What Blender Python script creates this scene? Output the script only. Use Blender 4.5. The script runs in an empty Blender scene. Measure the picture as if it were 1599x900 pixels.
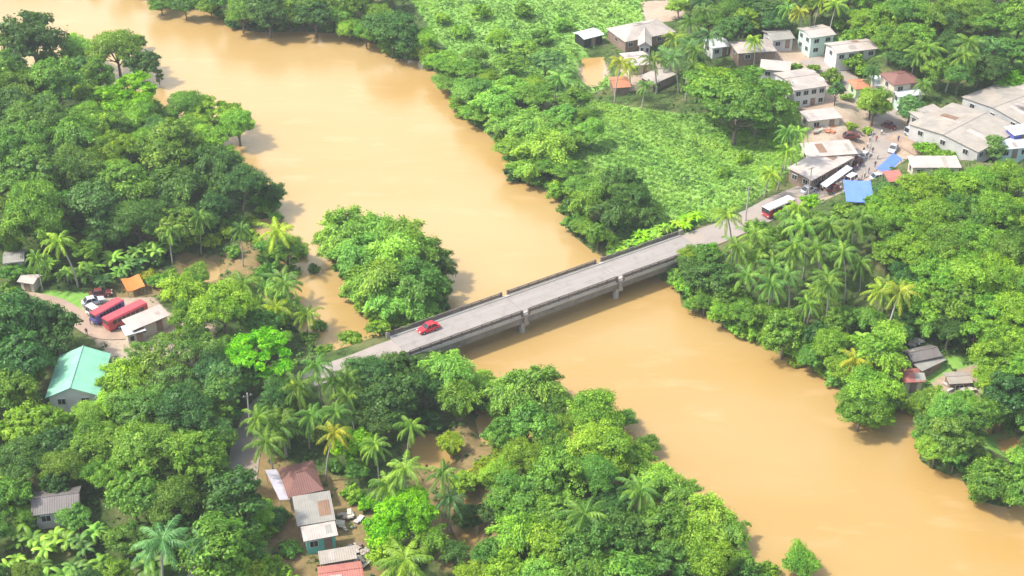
import bpy, bmesh, math, random
import numpy as np
from mathutils import Vector, Matrix

# ------------------------------------------------------------------ camera, sky, sun, exposure
SC = bpy.context.scene
COL = SC.collection
CAM_H = 150.0
PITCH = math.radians(33.0)
HFOV = math.radians(40.0)
W0, H0 = 1599.0, 900.0
FPX = (W0 / 2) / math.tan(HFOV / 2)
cam_d = bpy.data.cameras.new('camera')
cam = bpy.data.objects.new('camera', cam_d)
COL.objects.link(cam)
cam_d.sensor_width = 36
cam_d.lens = 18 / math.tan(HFOV / 2)
cam_d.clip_start = 1
cam_d.clip_end = 9000
cam.location = (0, 0, CAM_H)
cam.rotation_euler = (math.pi / 2 - PITCH, 0, 0)
SC.camera = cam

SUN_EL = math.radians(55)
SUN_DIR = Vector((-1.0, -0.16, 0)).normalized() * math.cos(SUN_EL) + Vector((0, 0, math.sin(SUN_EL)))
world = bpy.data.worlds.new('World')
SC.world = world
world.use_nodes = True
wn = world.node_tree
sky = wn.nodes.new('ShaderNodeTexSky')
sky.sky_type = 'NISHITA'
sky.sun_disc = False
sky.sun_elevation = SUN_EL
sky.sun_rotation = math.atan2(SUN_DIR.x, SUN_DIR.y)
sky.air_density = 1.2
sky.dust_density = 2.5
bg = wn.nodes['Background']
# broken bright cloud in the humid sky; it lifts the shade and lies as pale sheen on the river
tcw = wn.nodes.new('ShaderNodeTexCoord')
def cloud_bank(az, el, lo, hi):
    dt = wn.nodes.new('ShaderNodeVectorMath'); dt.operation = 'DOT_PRODUCT'
    a, e = math.radians(az), math.radians(el)
    dt.inputs[1].default_value = (math.sin(a) * math.cos(e), math.cos(a) * math.cos(e), math.sin(e))
    wn.links.new(tcw.outputs['Generated'], dt.inputs[0])
    r = wn.nodes.new('ShaderNodeMapRange'); r.inputs[1].default_value = math.cos(math.radians(lo)); r.inputs[2].default_value = math.cos(math.radians(hi))
    wn.links.new(dt.outputs['Value'], r.inputs[0]); return r.outputs[0]
nz = wn.nodes.new('ShaderNodeTexNoise'); nz.inputs['Scale'].default_value = 3.2; nz.inputs['Detail'].default_value = 6; nz.inputs['Roughness'].default_value = .6
wn.links.new(tcw.outputs['Generated'], nz.inputs[0])
ad = wn.nodes.new('ShaderNodeMath'); ad.operation = 'MULTIPLY_ADD'; ad.inputs[1].default_value = .34
wn.links.new(cloud_bank(-7, 25, 17, 2), ad.inputs[0]); wn.links.new(nz.outputs['Fac'], ad.inputs[2])
mr = wn.nodes.new('ShaderNodeMapRange'); mr.inputs[1].default_value = .50; mr.inputs[2].default_value = .74
wn.links.new(ad.outputs[0], mr.inputs[0])
mxw = wn.nodes.new('ShaderNodeMix'); mxw.data_type = 'RGBA'
wn.links.new(mr.outputs[0], mxw.inputs[0]); wn.links.new(sky.outputs[0], mxw.inputs[6])
mxw.inputs[7].default_value = (11, 10.8, 10.3, 1)
wn.links.new(mxw.outputs[2], bg.inputs[0])
bg.inputs[1].default_value = 0.15
sun_d = bpy.data.lights.new('sun', 'SUN')
sun_d.energy = 2.85
sun_d.angle = math.radians(4)
sun_d.color = (1.0, 0.955, 0.87)
sun = bpy.data.objects.new('sun', sun_d)
COL.objects.link(sun)
sun.rotation_euler = SUN_DIR.to_track_quat('Z', 'Y').to_euler()
sun.location = (0, 200, 300)
vs = SC.view_settings
vs.view_transform = 'Standard'
vs.look = 'None'
vs.exposure = 1.04
vs.gamma = 1
vs.use_curve_mapping = False
try:
    SC.cycles.max_bounces = 6
    SC.cycles.diffuse_bounces = 3
    SC.cycles.transmission_bounces = 3
    SC.cycles.volume_bounces = 0
except Exception:
    pass

RND = random.Random(11)

def build_haze():
    v = [(x, y, z) for z in (-4, 158) for x, y in ((-5400, -5400), (5400, -5400), (5400, 6400), (-5400, 6400))]
    me = bpy.data.meshes.new('haze')
    me.from_pydata(v, [], [(3, 2, 1, 0), (4, 5, 6, 7), (0, 1, 5, 4), (1, 2, 6, 5), (2, 3, 7, 6), (3, 0, 4, 7)])
    m = bpy.data.materials.new('haze'); m.use_nodes = True
    nt = m.node_tree
    for n in list(nt.nodes):
        if n.type == 'BSDF_PRINCIPLED': nt.nodes.remove(n)
    pv = nt.nodes.new('ShaderNodeVolumePrincipled')
    pv.inputs['Color'].default_value = (.93, .96, 1.0, 1)
    pv.inputs['Density'].default_value = HAZE
    pv.inputs['Anisotropy'].default_value = .2
    out = [n for n in nt.nodes if n.type == 'OUTPUT_MATERIAL'][0]
    nt.links.new(pv.outputs[0], out.inputs['Volume'])
    me.materials.append(m)
    o = bpy.data.objects.new('haze', me); COL.objects.link(o)
    o['kind'] = 'stuff'; o['label'] = 'thin pale humid haze over the whole river valley'
HAZE = 0.00018
build_haze()

# ------------------------------------------------------------------ picture <-> ground
def P(px, py, z=0.0):
    u = (px - W0 / 2) / FPX
    v = (H0 / 2 - py) / FPX
    dz = -math.sin(PITCH) + v * math.cos(PITCH)
    dy = math.cos(PITCH) + v * math.sin(PITCH)
    t = (z - CAM_H) / dz
    return Vector((u * t, dy * t, z))

def scale_at(p):                      # picture pixels (1599 wide) per metre
    dep = p.y * math.cos(PITCH) + (CAM_H - p.z) * math.sin(PITCH)
    return FPX / dep

def proj(p):
    dep = p.y * math.cos(PITCH) + (CAM_H - p.z) * math.sin(PITCH)
    up = p.y * math.sin(PITCH) - (CAM_H - p.z) * math.cos(PITCH)
    return (W0 / 2 + FPX * p.x / dep, H0 / 2 - FPX * up / dep)

def polyw(pts, z=0.0):
    return np.array([tuple(P(x, y, z))[:2] for x, y in pts])

def seg_dist(X, Y, poly, closed=True):
    d = np.full(X.shape, 1e9)
    n = len(poly)
    for i in range(n if closed else n - 1):
        a = poly[i]; b = poly[(i + 1) % n]
        ab = b - a
        L = max(float(ab @ ab), 1e-9)
        t = np.clip(((X - a[0]) * ab[0] + (Y - a[1]) * ab[1]) / L, 0, 1)
        dd = np.hypot(X - a[0] - t * ab[0], Y - a[1] - t * ab[1])
        d = np.minimum(d, dd)
    return d

def inside(X, Y, poly):
    c = np.zeros(X.shape, bool)
    n = len(poly)
    for i in range(n):
        x1, y1 = poly[i]; x2, y2 = poly[(i + 1) % n]
        if y1 == y2: continue
        cond = ((y1 > Y) != (y2 > Y)) & (X < (x2 - x1) * (Y - y1) / (y2 - y1) + x1)
        c ^= cond
    return c

def sdist(X, Y, poly):                # negative inside
    return np.where(inside(X, Y, poly), -1, 1) * seg_dist(X, Y, poly)

def sstep(a, b, x):
    t = np.clip((x - a) / (b - a), 0, 1)
    return t * t * (3 - 2 * t)

# water outlines, in picture coordinates, laid on the water level z = 0
RIVER = polyw([(-700, -60), (190, -10), (262, 12), (340, 22), (350, 42), (400, 52), (460, 50), (530, 54), (585, 72), (622, 92),
  (662, 98), (700, 138), (712, 182), (758, 206), (786, 236), (798, 284), (850, 300), (884, 326), (888, 368), (936, 400),
  (985, 412), (1052, 444), (1062, 478), (1112, 500), (1160, 528), (1222, 556), (1290, 592), (1318, 618), (1330, 660), (1392, 664), (1400, 640),
  (1432, 640), (1440, 680), (1436, 722), (1500, 752), (1518, 780), (1566, 792), (1620, 790), (1800, 830), (2300, 990),
  (2300, 1300), (1560, 1200), (1330, 990), (1230, 935), (1150, 900), (1080, 845), (1000, 792), (900, 728), (800, 690), (752, 640),
  (728, 590), (700, 560), (660, 545), (600, 545), (560, 548), (515, 555), (470, 520), (452, 470), (425, 440), (432, 400), (400, 372), (352, 362),
  (392, 350), (436, 338), (405, 300), (350, 240), (262, 190), (200, 152), (100, 132), (0, 104), (-200, 80), (-700, 60)])
ISLET = polyw([(528, 400), (600, 372), (668, 402), (690, 470), (668, 512), (600, 515), (548, 470)])
PONDS = [polyw(q) for q in (
  [(282, 405), (318, 398), (342, 410), (346, 436), (322, 446), (292, 434)],
  [(636, 688), (672, 672), (704, 690), (712, 726), (676, 742), (640, 724)],
  [(738, 648), (772, 640), (786, 668), (772, 704), (742, 700)],
  [(694, 790), (730, 776), (756, 806), (752, 866), (714, 872), (698, 830)],
  [(905, 92), (946, 88), (944, 128), (926, 142), (908, 130)],
  [(1545, 690), (1590, 678), (1599, 700), (1570, 716)],
  [(1528, 655), (1556, 648), (1566, 676), (1540, 684)])]

DECK_Z = 4.6
# roads: picture points on the ground, then made world polylines with heights
def rline(pts, zs):
    out = []
    for i, (x, y) in enumerate(pts):
        z = zs[i] if isinstance(zs, (list, tuple)) else zs
        out.append(tuple(P(x, y, z)))
    return np.array(out)
BR_A = P(622, 541, DECK_Z); BR_B = P(1078, 379, DECK_Z)
ROAD_W = rline([(622, 541), (575, 559), (520, 578), (450, 604), (402, 642), (384, 695), (378, 745), (362, 800), (340, 850), (310, 920), (280, 1010)],
               [4.6, 4.6, 4.4, 4.0, 3.4, 3.0, 2.9, 2.8, 2.8, 2.8, 2.8])
ROAD_E = rline([(1078, 379), (1130, 361), (1185, 336), (1240, 308), (1300, 286), (1345, 262), (1376, 235), (1392, 205), (1384, 180),
                (1352, 152), (1322, 126), (1292, 106), (1262, 92)], [4.6, 4.6, 4.4, 4.2, 4, 4, 4, 4, 4, 4.2, 4.6, 5, 5.2])
TRACK = rline([(-40, 452), (40, 462), (98, 474), (122, 498), (150, 524), (205, 522), (262, 512), (330, 524)],
              [3.2, 3.2, 3.2, 3.2, 3.2, 3.2, 3.2, 3.2])
LANE = rline([(1392, 212), (1420, 226), (1448, 246), (1500, 256), (1560, 262)], [4, 4, 4, 4.1, 4.3])
ROADS = [(ROAD_W, 3.3), (ROAD_E, 3.4), (TRACK, 1.7), (LANE, 2.4)]
HILLS = [((1540, 400), 9, 55), ((1500, 40), 10, 60), ((40, 250), 4, 60)]
HILLW = [(P(a, b, 3), h, r) for (a, b), h, r in HILLS]

def road_info(X, Y, pl):
    best = np.full(X.shape, 1e9); zz = np.zeros(X.shape)
    for i in range(len(pl) - 1):
        a = pl[i]; b = pl[i + 1]
        ab = b[:2] - a[:2]
        t = np.clip(((X - a[0]) * ab[0] + (Y - a[1]) * ab[1]) / float(ab @ ab), 0, 1)
        dd = np.hypot(X - a[0] - t * ab[0], Y - a[1] - t * ab[1])
        m = dd < best
        best = np.where(m, dd, best)
        zz = np.where(m, a[2] + t * (b[2] - a[2]), zz)
    return best, zz

def height(X, Y):
    X = np.asarray(X, float); Y = np.asarray(Y, float)
    sd = sdist(X, Y, RIVER)
    for q in PONDS:
        sd = np.minimum(sd, sdist(X, Y, q) + 1.0)
    isl = -sdist(X, Y, ISLET)
    sd = np.maximum(sd, np.minimum(isl, 3.0))
    wob = 0.5 * np.sin(X * 0.31 + 1.3 * np.sin(Y * 0.17)) * np.sin(Y * 0.27 + X * 0.05)
    h = -1.8 + 3.4 * sstep(-3.5, 4.0, sd + wob) + 1.3 * sstep(5, 35, sd)
    land = sstep(2, 40, sd)
    for c, hh, r in HILLW:
        h = h + land * hh * np.exp(-((X - c.x) ** 2 + (Y - c.y) ** 2) / (2 * (r * .6) ** 2))
    h = h + 0.25 * land * np.sin(X * .11) * np.cos(Y * .13)
    for pl, hw in ROADS:
        d, z = road_info(X, Y, pl)
        k = 1 - sstep(hw + 1.0, hw + 7.0, d)
        h = h * (1 - k) + (z - 0.12) * k
    return h

_gx = np.arange(-300, 301, 1.0); _gy = np.arange(60, 561, 1.0)
_GX, _GY = np.meshgrid(_gx, _gy)
HG = height(_GX.ravel(), _GY.ravel()).reshape(_GX.shape)
def hz(x, y):
    u = min(max(x + 300, 0), 598.999); v = min(max(y - 60, 0), 498.999)
    i, j = int(u), int(v); u -= i; v -= j
    return float((HG[j, i] * (1 - u) + HG[j, i + 1] * u) * (1 - v) + (HG[j + 1, i] * (1 - u) + HG[j + 1, i + 1] * u) * v)

def G(px, py, up=0.0, it=7):          # ground point seen at a picture point (or the point 'up' metres above ground)
    z = 3.0
    for _ in range(it):
        p = P(px, py, z + up)
        z = 0.5 * z + 0.5 * hz(p.x, p.y)
    return Vector((p.x, p.y, z))

# ------------------------------------------------------------------ tags, object helpers
def tag(o, label=None, cat=None, group=None, kind=None):
    if label: o['label'] = label
    if cat: o['category'] = cat
    if group: o['group'] = group
    if kind: o['kind'] = kind
    return o

def empty(name, loc, rz=0.0, sc=None):
    o = bpy.data.objects.new(name, None)
    o.empty_display_size = 0.5
    COL.objects.link(o)
    o.location = loc
    o.rotation_euler = (0, 0, rz)
    if sc: o.scale = sc
    return o

def link(name, me, parent=None, mat=None):
    o = bpy.data.objects.new(name, me)
    COL.objects.link(o)
    if parent is not None: o.parent = parent
    if mat is not None and not me.materials: me.materials.append(mat)
    return o

class MB:
    """collects boxes, quads, tubes into one mesh"""
    def __init__(s): s.v = []; s.f = []; s.m = []
    def face(s, idx, mi=0): s.f.append(tuple(idx)); s.m.append(mi)
    def add(s, vs, fs, mi=0):
        b = len(s.v); s.v += [tuple(v) for v in vs]
        for f in fs: s.face([b + i for i in f], mi)
    def box(s, c, d, rz=0.0, mi=0, taper=1.0):
        hx, hy, hh = d[0] / 2, d[1] / 2, d[2] / 2
        ca, sa = math.cos(rz), math.sin(rz)
        vs = []
        for z, k in ((-hh, 1.0), (hh, taper)):
            for x, y in ((-hx, -hy), (hx, -hy), (hx, hy), (-hx, hy)):
                x *= k; y *= k
                vs.append((c[0] + x * ca - y * sa, c[1] + x * sa + y * ca, c[2] + z))
        s.add(vs, [(3, 2, 1, 0), (4, 5, 6, 7), (0, 1, 5, 4), (1, 2, 6, 5), (2, 3, 7, 6), (3, 0, 4, 7)], mi)
        return s
    def slab(s, pts, t, mi=0):        # polygon with thickness t downwards
        n = len(pts)
        vs = [tuple(p) for p in pts] + [(p[0], p[1], p[2] - t) for p in pts]
        fs = [tuple(range(n)), tuple(range(2 * n - 1, n - 1, -1))] + [(i, i + n, (i + 1) % n + n, (i + 1) % n) for i in range(n)]
        s.add(vs, fs, mi); return s
    def tube(s, path, rad, n=6, mi=0):
        b = len(s.v)
        for k, p in enumerate(path):
            p = Vector(p)
            q = Vector(path[min(k + 1, len(path) - 1)]) - Vector(path[max(k - 1, 0)])
            q.normalize()
            a = q.orthogonal().normalized() if abs(q.z) < .95 else Vector((1, 0, 0))
            a = (a - q * a.dot(q)).normalized()
            c = q.cross(a)
            for j in range(n):
                t = 2 * math.pi * j / n
                s.v.append(tuple(p + (a * math.cos(t) + c * math.sin(t)) * rad[k]))
        for k in range(len(path) - 1):
            for j in range(n):
                s.face((b + k * n + j, b + k * n + (j + 1) % n, b + (k + 1) * n + (j + 1) % n, b + (k + 1) * n + j), mi)
        s.face([b + j for j in range(n)][::-1], mi)
        s.face([b + (len(path) - 1) * n + j for j in range(n)], mi)
        return s
    def mesh(s, name, mats, bevel=0, smooth=False):
        me = bpy.data.meshes.new(name)
        me.from_pydata(s.v, [], s.f)
        if not isinstance(mats, (list, tuple)): mats = [mats]
        for m in mats: me.materials.append(m)
        if len(mats) > 1: me.polygons.foreach_set('material_index', s.m)
        bm = bmesh.new(); bm.from_mesh(me)
        bmesh.ops.recalc_face_normals(bm, faces=bm.faces)
        if bevel:
            bmesh.ops.bevel(bm, geom=[e for e in bm.edges if len(e.link_faces) == 2 and e.calc_face_angle(0) > .5], offset=bevel, segments=2, affect='EDGES', clamp_overlap=True)
        bm.to_mesh(me); bm.free()
        if smooth: me.polygons.foreach_set('use_smooth', [True] * len(me.polygons))
        me.update()
        return me
    def build(s, name, mats, parent=None, bevel=0, smooth=False):
        return link(name, s.mesh(name, mats, bevel, smooth), parent)

# ------------------------------------------------------------------ materials
def nodes(name):
    m = bpy.data.materials.new(name); m.use_nodes = True
    nt = m.node_tree
    return m, nt, nt.nodes['Principled BSDF'], nt.nodes, nt.links

def mixrgb(N, L, fac, a, b, mode='MIX'):
    n = N.new('ShaderNodeMix'); n.data_type = 'RGBA'; n.blend_type = mode
    for sock, val in ((0, fac), (6, a), (7, b)):
        if hasattr(val, 'is_output') or isinstance(val, bpy.types.NodeSocket): L.new(val, n.inputs[sock])
        elif sock == 0: n.inputs[0].default_value = val
        else: n.inputs[sock].default_value = (*val, 1)
    return n.outputs[2]

def noise(N, L, scale, detail=4, rough=.55, co='Object', vec=None, map_scale=None):
    tc = N.new('ShaderNodeTexCoord')
    src = tc.outputs[co] if vec is None else vec
    if map_scale:
        mp = N.new('ShaderNodeMapping'); mp.inputs['Scale'].default_value = map_scale
        L.new(src, mp.inputs[0]); src = mp.outputs[0]
    n = N.new('ShaderNodeTexNoise'); n.inputs['Scale'].default_value = scale
    n.inputs['Detail'].default_value = detail; n.inputs['Roughness'].default_value = rough
    L.new(src, n.inputs['Vector'])
    return n.outputs['Fac']

def ramp(N, L, src, a, b):
    r = N.new('ShaderNodeMapRange'); r.inputs[1].default_value = a; r.inputs[2].default_value = b
    r.clamp = True
    L.new(src, r.inputs[0]); return r.outputs[0]

def plain(name, col, rough=.7, var=.25, scale=.8, dirt=None, spec=.3, metal=0):
    m, nt, b, N, L = nodes(name)
    f = ramp(N, L, noise(N, L, scale), .35, .7)
    lo = tuple(c * (1 - var) for c in col); 
    c = mixrgb(N, L, f, lo, col)
    if dirt:
        g = ramp(N, L, noise(N, L, scale * .5, 6, .7), .52, .68)
        c = mixrgb(N, L, g, c, dirt)
    L.new(c, b.inputs['Base Color'])
    b.inputs['Roughness'].default_value = rough
    b.inputs['Specular IOR Level'].default_value = spec
    b.inputs['Metallic'].default_value = metal
    return m

def sheet_roof(name, col, stain, amount=.5, pitch=.9, rough=.6):
    """corrugated sheets: ribs across, sheet laps and stains"""
    m, nt, b, N, L = nodes(name)
    tc = N.new('ShaderNodeTexCoord')
    w = N.new('ShaderNodeTexWave'); w.wave_type = 'BANDS'; w.bands_direction = 'X'
    w.inputs['Scale'].default_value = pitch; w.inputs['Distortion'].default_value = 0.15
    L.new(tc.outputs['Object'], w.inputs['Vector'])
    mp = N.new('ShaderNodeMapping'); mp.inputs['Scale'].default_value = (.9, .12, .12)
    L.new(tc.outputs['Object'], mp.inputs[0])
    st = noise(N, L, 1.0, 5, .65, vec=mp.outputs[0])
    st = ramp(N, L, st, .42, .72)
    pa = ramp(N, L, noise(N, L, .35, 5, .7), .40, .62)
    c = mixrgb(N, L, pa, tuple(x * .80 for x in col), col)
    mt = N.new('ShaderNodeMath'); mt.operation = 'MULTIPLY'; mt.inputs[1].default_value = amount
    L.new(st, mt.inputs[0])
    c = mixrgb(N, L, mt.outputs[0], c, stain)
    # odd sheets of another age
    vo = N.new('ShaderNodeTexVoronoi'); vo.inputs['Scale'].default_value = .33; vo.distance = 'CHEBYCHEV'
    L.new(tc.outputs['Object'], vo.inputs['Vector'])
    sh = ramp(N, L, vo.outputs['Color'], .1, .9)
    c = mixrgb(N, L, sh, tuple(.9 for x in col), (1.06, 1.05, 1.02))
    n = c
    c2 = N.new('ShaderNodeMix'); c2.data_type = 'RGBA'; c2.blend_type = 'MULTIPLY'; c2.inputs[0].default_value = 1
    base = mixrgb(N, L, mt.outputs[0], mixrgb(N, L, pa, tuple(x * .8 for x in col), col), stain)
    L.new(base, c2.inputs[6]); L.new(n, c2.inputs[7])
    L.new(c2.outputs[2], b.inputs['Base Color'])
    bp = N.new('ShaderNodeBump'); bp.inputs['Strength'].default_value = .5; bp.inputs['Distance'].default_value = .06
    L.new(w.outputs['Fac'], bp.inputs['Height']); L.new(bp.outputs[0], b.inputs['Normal'])
    b.inputs['Roughness'].default_value = rough
    b.inputs['Specular IOR Level'].default_value = .3
    return m

def leafmat(name, trans=.35):
    """leaf faces: colour comes from the plant (object colour) and differs leaf by leaf and branch by branch"""
    m, nt, b, N, L = nodes(name)
    oi = N.new('ShaderNodeObjectInfo')
    ge = N.new('ShaderNodeNewGeometry')
    at = N.new('ShaderNodeAttribute'); at.attribute_name = 'clump'
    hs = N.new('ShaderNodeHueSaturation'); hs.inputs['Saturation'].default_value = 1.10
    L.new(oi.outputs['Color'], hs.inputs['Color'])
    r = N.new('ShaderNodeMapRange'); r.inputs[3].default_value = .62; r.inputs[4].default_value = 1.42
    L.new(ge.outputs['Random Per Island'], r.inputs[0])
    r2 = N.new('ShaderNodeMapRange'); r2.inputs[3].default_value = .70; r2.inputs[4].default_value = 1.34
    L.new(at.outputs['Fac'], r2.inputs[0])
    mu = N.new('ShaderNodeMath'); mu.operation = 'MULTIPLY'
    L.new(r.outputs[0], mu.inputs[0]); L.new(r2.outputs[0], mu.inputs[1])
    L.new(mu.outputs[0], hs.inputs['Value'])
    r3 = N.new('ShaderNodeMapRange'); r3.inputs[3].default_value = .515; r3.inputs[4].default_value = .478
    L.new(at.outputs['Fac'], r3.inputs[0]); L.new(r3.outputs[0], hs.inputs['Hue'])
    di = N.new('ShaderNodeBsdfDiffuse'); tr = N.new('ShaderNodeBsdfTranslucent'); gl = N.new('ShaderNodeBsdfGlossy')
    gl.inputs['Roughness'].default_value = .48
    gl.inputs['Color'].default_value = (.9, .95, .9, 1)
    L.new(hs.outputs[0], di.inputs[0])
    tc = mixrgb(N, L, 1.0, hs.outputs[0], (1.25, 1.3, .55), 'MULTIPLY')
    L.new(tc, tr.inputs[0])
    mx = N.new('ShaderNodeMixShader'); mx.inputs[0].default_value = trans
    L.new(di.outputs[0], mx.inputs[1]); L.new(tr.outputs[0], mx.inputs[2])
    m2 = N.new('ShaderNodeMixShader'); m2.inputs[0].default_value = .02
    L.new(mx.outputs[0], m2.inputs[1]); L.new(gl.outputs[0], m2.inputs[2])
    out = N['Material Output'] if 'Material Output' in N else None
    out = [n for n in N if n.type == 'OUTPUT_MATERIAL'][0]
    L.new(m2.outputs[0], out.inputs[0])
    N.remove(b)
    return m

M = {}
M['leaf'] = leafmat('leaf')
M['bark'] = plain('bark', (.20, .16, .12), .9, .4, 3)
M['palebark'] = plain('palebark', (.42, .38, .32), .85, .35, 3)
M['concrete'] = plain('concrete', (.44, .41, .37), .85, .18, .5, (.30, .28, .24))
def deck_material():
    m, nt, b, N, L = nodes('deck')
    f = ramp(N, L, noise(N, L, 1.0, 5, .6, map_scale=(.05, 1.1, 1)), .35, .68)
    g = ramp(N, L, noise(N, L, .5, 6, .7), .5, .72)
    h = ramp(N, L, noise(N, L, 2.2, 4, .7), .62, .72)
    c = mixrgb(N, L, f, (.305, .275, .25), (.255, .23, .205))
    c = mixrgb(N, L, g, c, (.22, .19, .165))
    c = mixrgb(N, L, h, c, (.17, .155, .14))
    L.new(c, b.inputs['Base Color']); b.inputs['Roughness'].default_value = .9
    b.inputs['Specular IOR Level'].default_value = .25
    return m
M['deck'] = deck_material()
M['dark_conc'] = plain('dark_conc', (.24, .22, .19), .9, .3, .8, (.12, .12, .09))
M['rail'] = plain('rail', (.17, .14, .12), .8, .3, 1.5)
M['rail_pale'] = plain('rail_pale', (.32, .28, .25), .8, .2, 1.5)
M['asphalt'] = plain('asphalt', (.34, .29, .25), .9, .2, .3, (.30, .23, .17))
M['dirt_road'] = plain('dirt_road', (.38, .27, .20), .95, .2, .25, (.40, .33, .22))
M['white'] = plain('white', (.60, .60, .57), .6, .12, .5, (.6, .56, .5))
M['cream'] = plain('cream', (.55, .50, .39), .7, .15, .5, (.55, .48, .36))
M['mintwall'] = plain('mintwall', (.52, .68, .58), .7, .12, .5)
M['turquoise'] = plain('turquoise', (.14, .52, .42), .7, .2, .5, (.10, .33, .27))
M['greywall'] = plain('greywall', (.50, .48, .46), .8, .2, .5)
M['greenwall'] = plain('greenwall', (.48, .62, .36), .8, .2, .5)
M['bluewall'] = plain('bluewall', (.45, .62, .68), .7, .15, .5)
M['brownwall'] = plain('brownwall', (.28, .20, .15), .85, .3, .6)
M['dark'] = plain('dark', (.03, .03, .032), .6, .3, 1)
M['glass'] = plain('glass', (.03, .035, .04), .15, .2, 1, spec=.6)
M['mint_roof'] = sheet_roof('mint_roof', (.24, .55, .37), (.32, .55, .40), .4)
M['beige_roof'] = sheet_roof('beige_roof', (.40, .35, .31), (.42, .34, .28), .5)
M['grey_roof'] = sheet_roof('grey_roof', (.31, .295, .26), (.30, .27, .23), .6)
M['pale_roof'] = sheet_roof('pale_roof', (.46, .40, .36), (.50, .42, .36), .4)
M['white_roof'] = sheet_roof('white_roof', (.58, .61, .62), (.6, .6, .58), .3)
M['brown_roof'] = sheet_roof('brown_roof', (.22, .105, .085), (.18, .09, .07), .5)
M['rust_roof'] = sheet_roof('rust_roof', (.50, .20, .10), (.36, .16, .10), .6)
M['red_roof'] = sheet_roof('red_roof', (.46, .16, .13), (.36, .18, .12), .5)
M['darkgrey_roof'] = sheet_roof('darkgrey_roof', (.19, .17, .16), (.12, .10, .09), .6)
M['tan_roof'] = sheet_roof('tan_roof', (.36, .32, .27), (.38, .31, .25), .45)
M['lilac_roof'] = sheet_roof('lilac_roof', (.56, .52, .58), (.50, .46, .46), .4)
M['blue_tarp'] = plain('blue_tarp', (.13, .24, .86), .5, .15, .6)
M['red_paint'] = plain('red_paint', (.62, .03, .045), .35, .1, .5, spec=.5)
M['busred'] = plain('busred', (.50, .06, .075), .4, .15, .5, spec=.5)
M['blue_paint'] = plain('blue_paint', (.10, .11, .38), .4, .1, .5, spec=.5)
M['silver'] = plain('silver', (.45, .47, .5), .35, .1, .5, spec=.5)
M['whitepaint'] = plain('whitepaint', (.78, .77, .74), .35, .08, .5, spec=.5)
M['maroon'] = plain('maroon', (.16, .035, .03), .4, .1, .5, spec=.5)
M['rubber'] = plain('rubber', (.02, .02, .02), .8, .2, 1)
M['lamp'] = plain('lamp', (.7, .7, .66), .2, .05, 1, spec=.6)
M['orange'] = plain('orange', (.75, .22, .05), .6, .2, .5)

def ground_material():
    m, nt, b, N, L = nodes('ground')
    at = N.new('ShaderNodeVertexColor'); at.layer_name = 'zone'
    sp = N.new('ShaderNodeSeparateColor'); L.new(at.outputs[0], sp.inputs[0])
    n1 = noise(N, L, .12, 6, .65); n2 = noise(N, L, .9, 6, .7); n3 = noise(N, L, .035, 4, .6)
    base = mixrgb(N, L, ramp(N, L, n2, .35, .65), (.035, .05, .016), (.085, .14, .035))
    base = mixrgb(N, L, ramp(N, L, n1, .50, .66), base, (.15, .15, .06))
    grass = mixrgb(N, L, ramp(N, L, n2, .32, .7), (.13, .27, .04), (.20, .38, .07))
    grass = mixrgb(N, L, ramp(N, L, n1, .42, .64), grass, (.24, .38, .09))
    dirt = mixrgb(N, L, ramp(N, L, n1, .35, .65), (.36, .26, .19), (.42, .35, .26))
    dirt = mixrgb(N, L, ramp(N, L, n2, .50, .74), dirt, (.26, .20, .13))
    mud = mixrgb(N, L, ramp(N, L, n2, .3, .7), (.30, .19, .09), (.17, .15, .06))
    def edge(s):
        a = N.new('ShaderNodeMath'); a.operation = 'MULTIPLY_ADD'; a.inputs[1].default_value = .9; a.inputs[2].default_value = -.45
        L.new(n2, a.inputs[0])
        d = N.new('ShaderNodeMath'); d.operation = 'ADD'; L.new(s, d.inputs[0]); L.new(a.outputs[0], d.inputs[1])
        return ramp(N, L, d.outputs[0], .35, .65)
    c = mixrgb(N, L, edge(sp.outputs[0]), base, grass)
    c = mixrgb(N, L, edge(sp.outputs[1]), c, dirt)
    c = mixrgb(N, L, edge(sp.outputs[2]), c, mud)
    L.new(c, b.inputs['Base Color']); b.inputs['Roughness'].default_value = .95
    b.inputs['Specular IOR Level'].default_value = .1
    bp = N.new('ShaderNodeBump'); bp.inputs['Distance'].default_value = .5; bp.inputs['Strength'].default_value = .6
    L.new(n2, bp.inputs['Height']); L.new(bp.outputs[0], b.inputs['Normal'])
    return m

def water_material():
    m, nt, b, N, L = nodes('water')
    tc = N.new('ShaderNodeTexCoord')
    mp = N.new('ShaderNodeMapping'); mp.inputs['Rotation'].default_value = (0, 0, math.radians(48)); mp.inputs['Scale'].default_value = (.35, 1.0, 1)
    L.new(tc.outputs['Object'], mp.inputs[0])
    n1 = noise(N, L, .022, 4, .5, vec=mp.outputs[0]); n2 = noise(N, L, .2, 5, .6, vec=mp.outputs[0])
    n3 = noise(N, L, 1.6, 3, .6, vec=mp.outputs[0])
    c = mixrgb(N, L, ramp(N, L, n1, .38, .62), (.365, .222, .069), (.375, .260, .108))  # sediment tones; the broad pale one also paints in cloud reflection
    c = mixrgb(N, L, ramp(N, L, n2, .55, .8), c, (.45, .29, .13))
    L.new(c, b.inputs['Base Color'])
    b.inputs['Roughness'].default_value = .22
    b.inputs['IOR'].default_value = 1.33
    bp = N.new('ShaderNodeBump'); bp.inputs['Distance'].default_value = .08; bp.inputs['Strength'].default_value = .5
    L.new(n3, bp.inputs['Height']); L.new(bp.outputs[0], b.inputs['Normal'])
    return m
M['ground'] = ground_material()
M['water'] = water_material()
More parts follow.
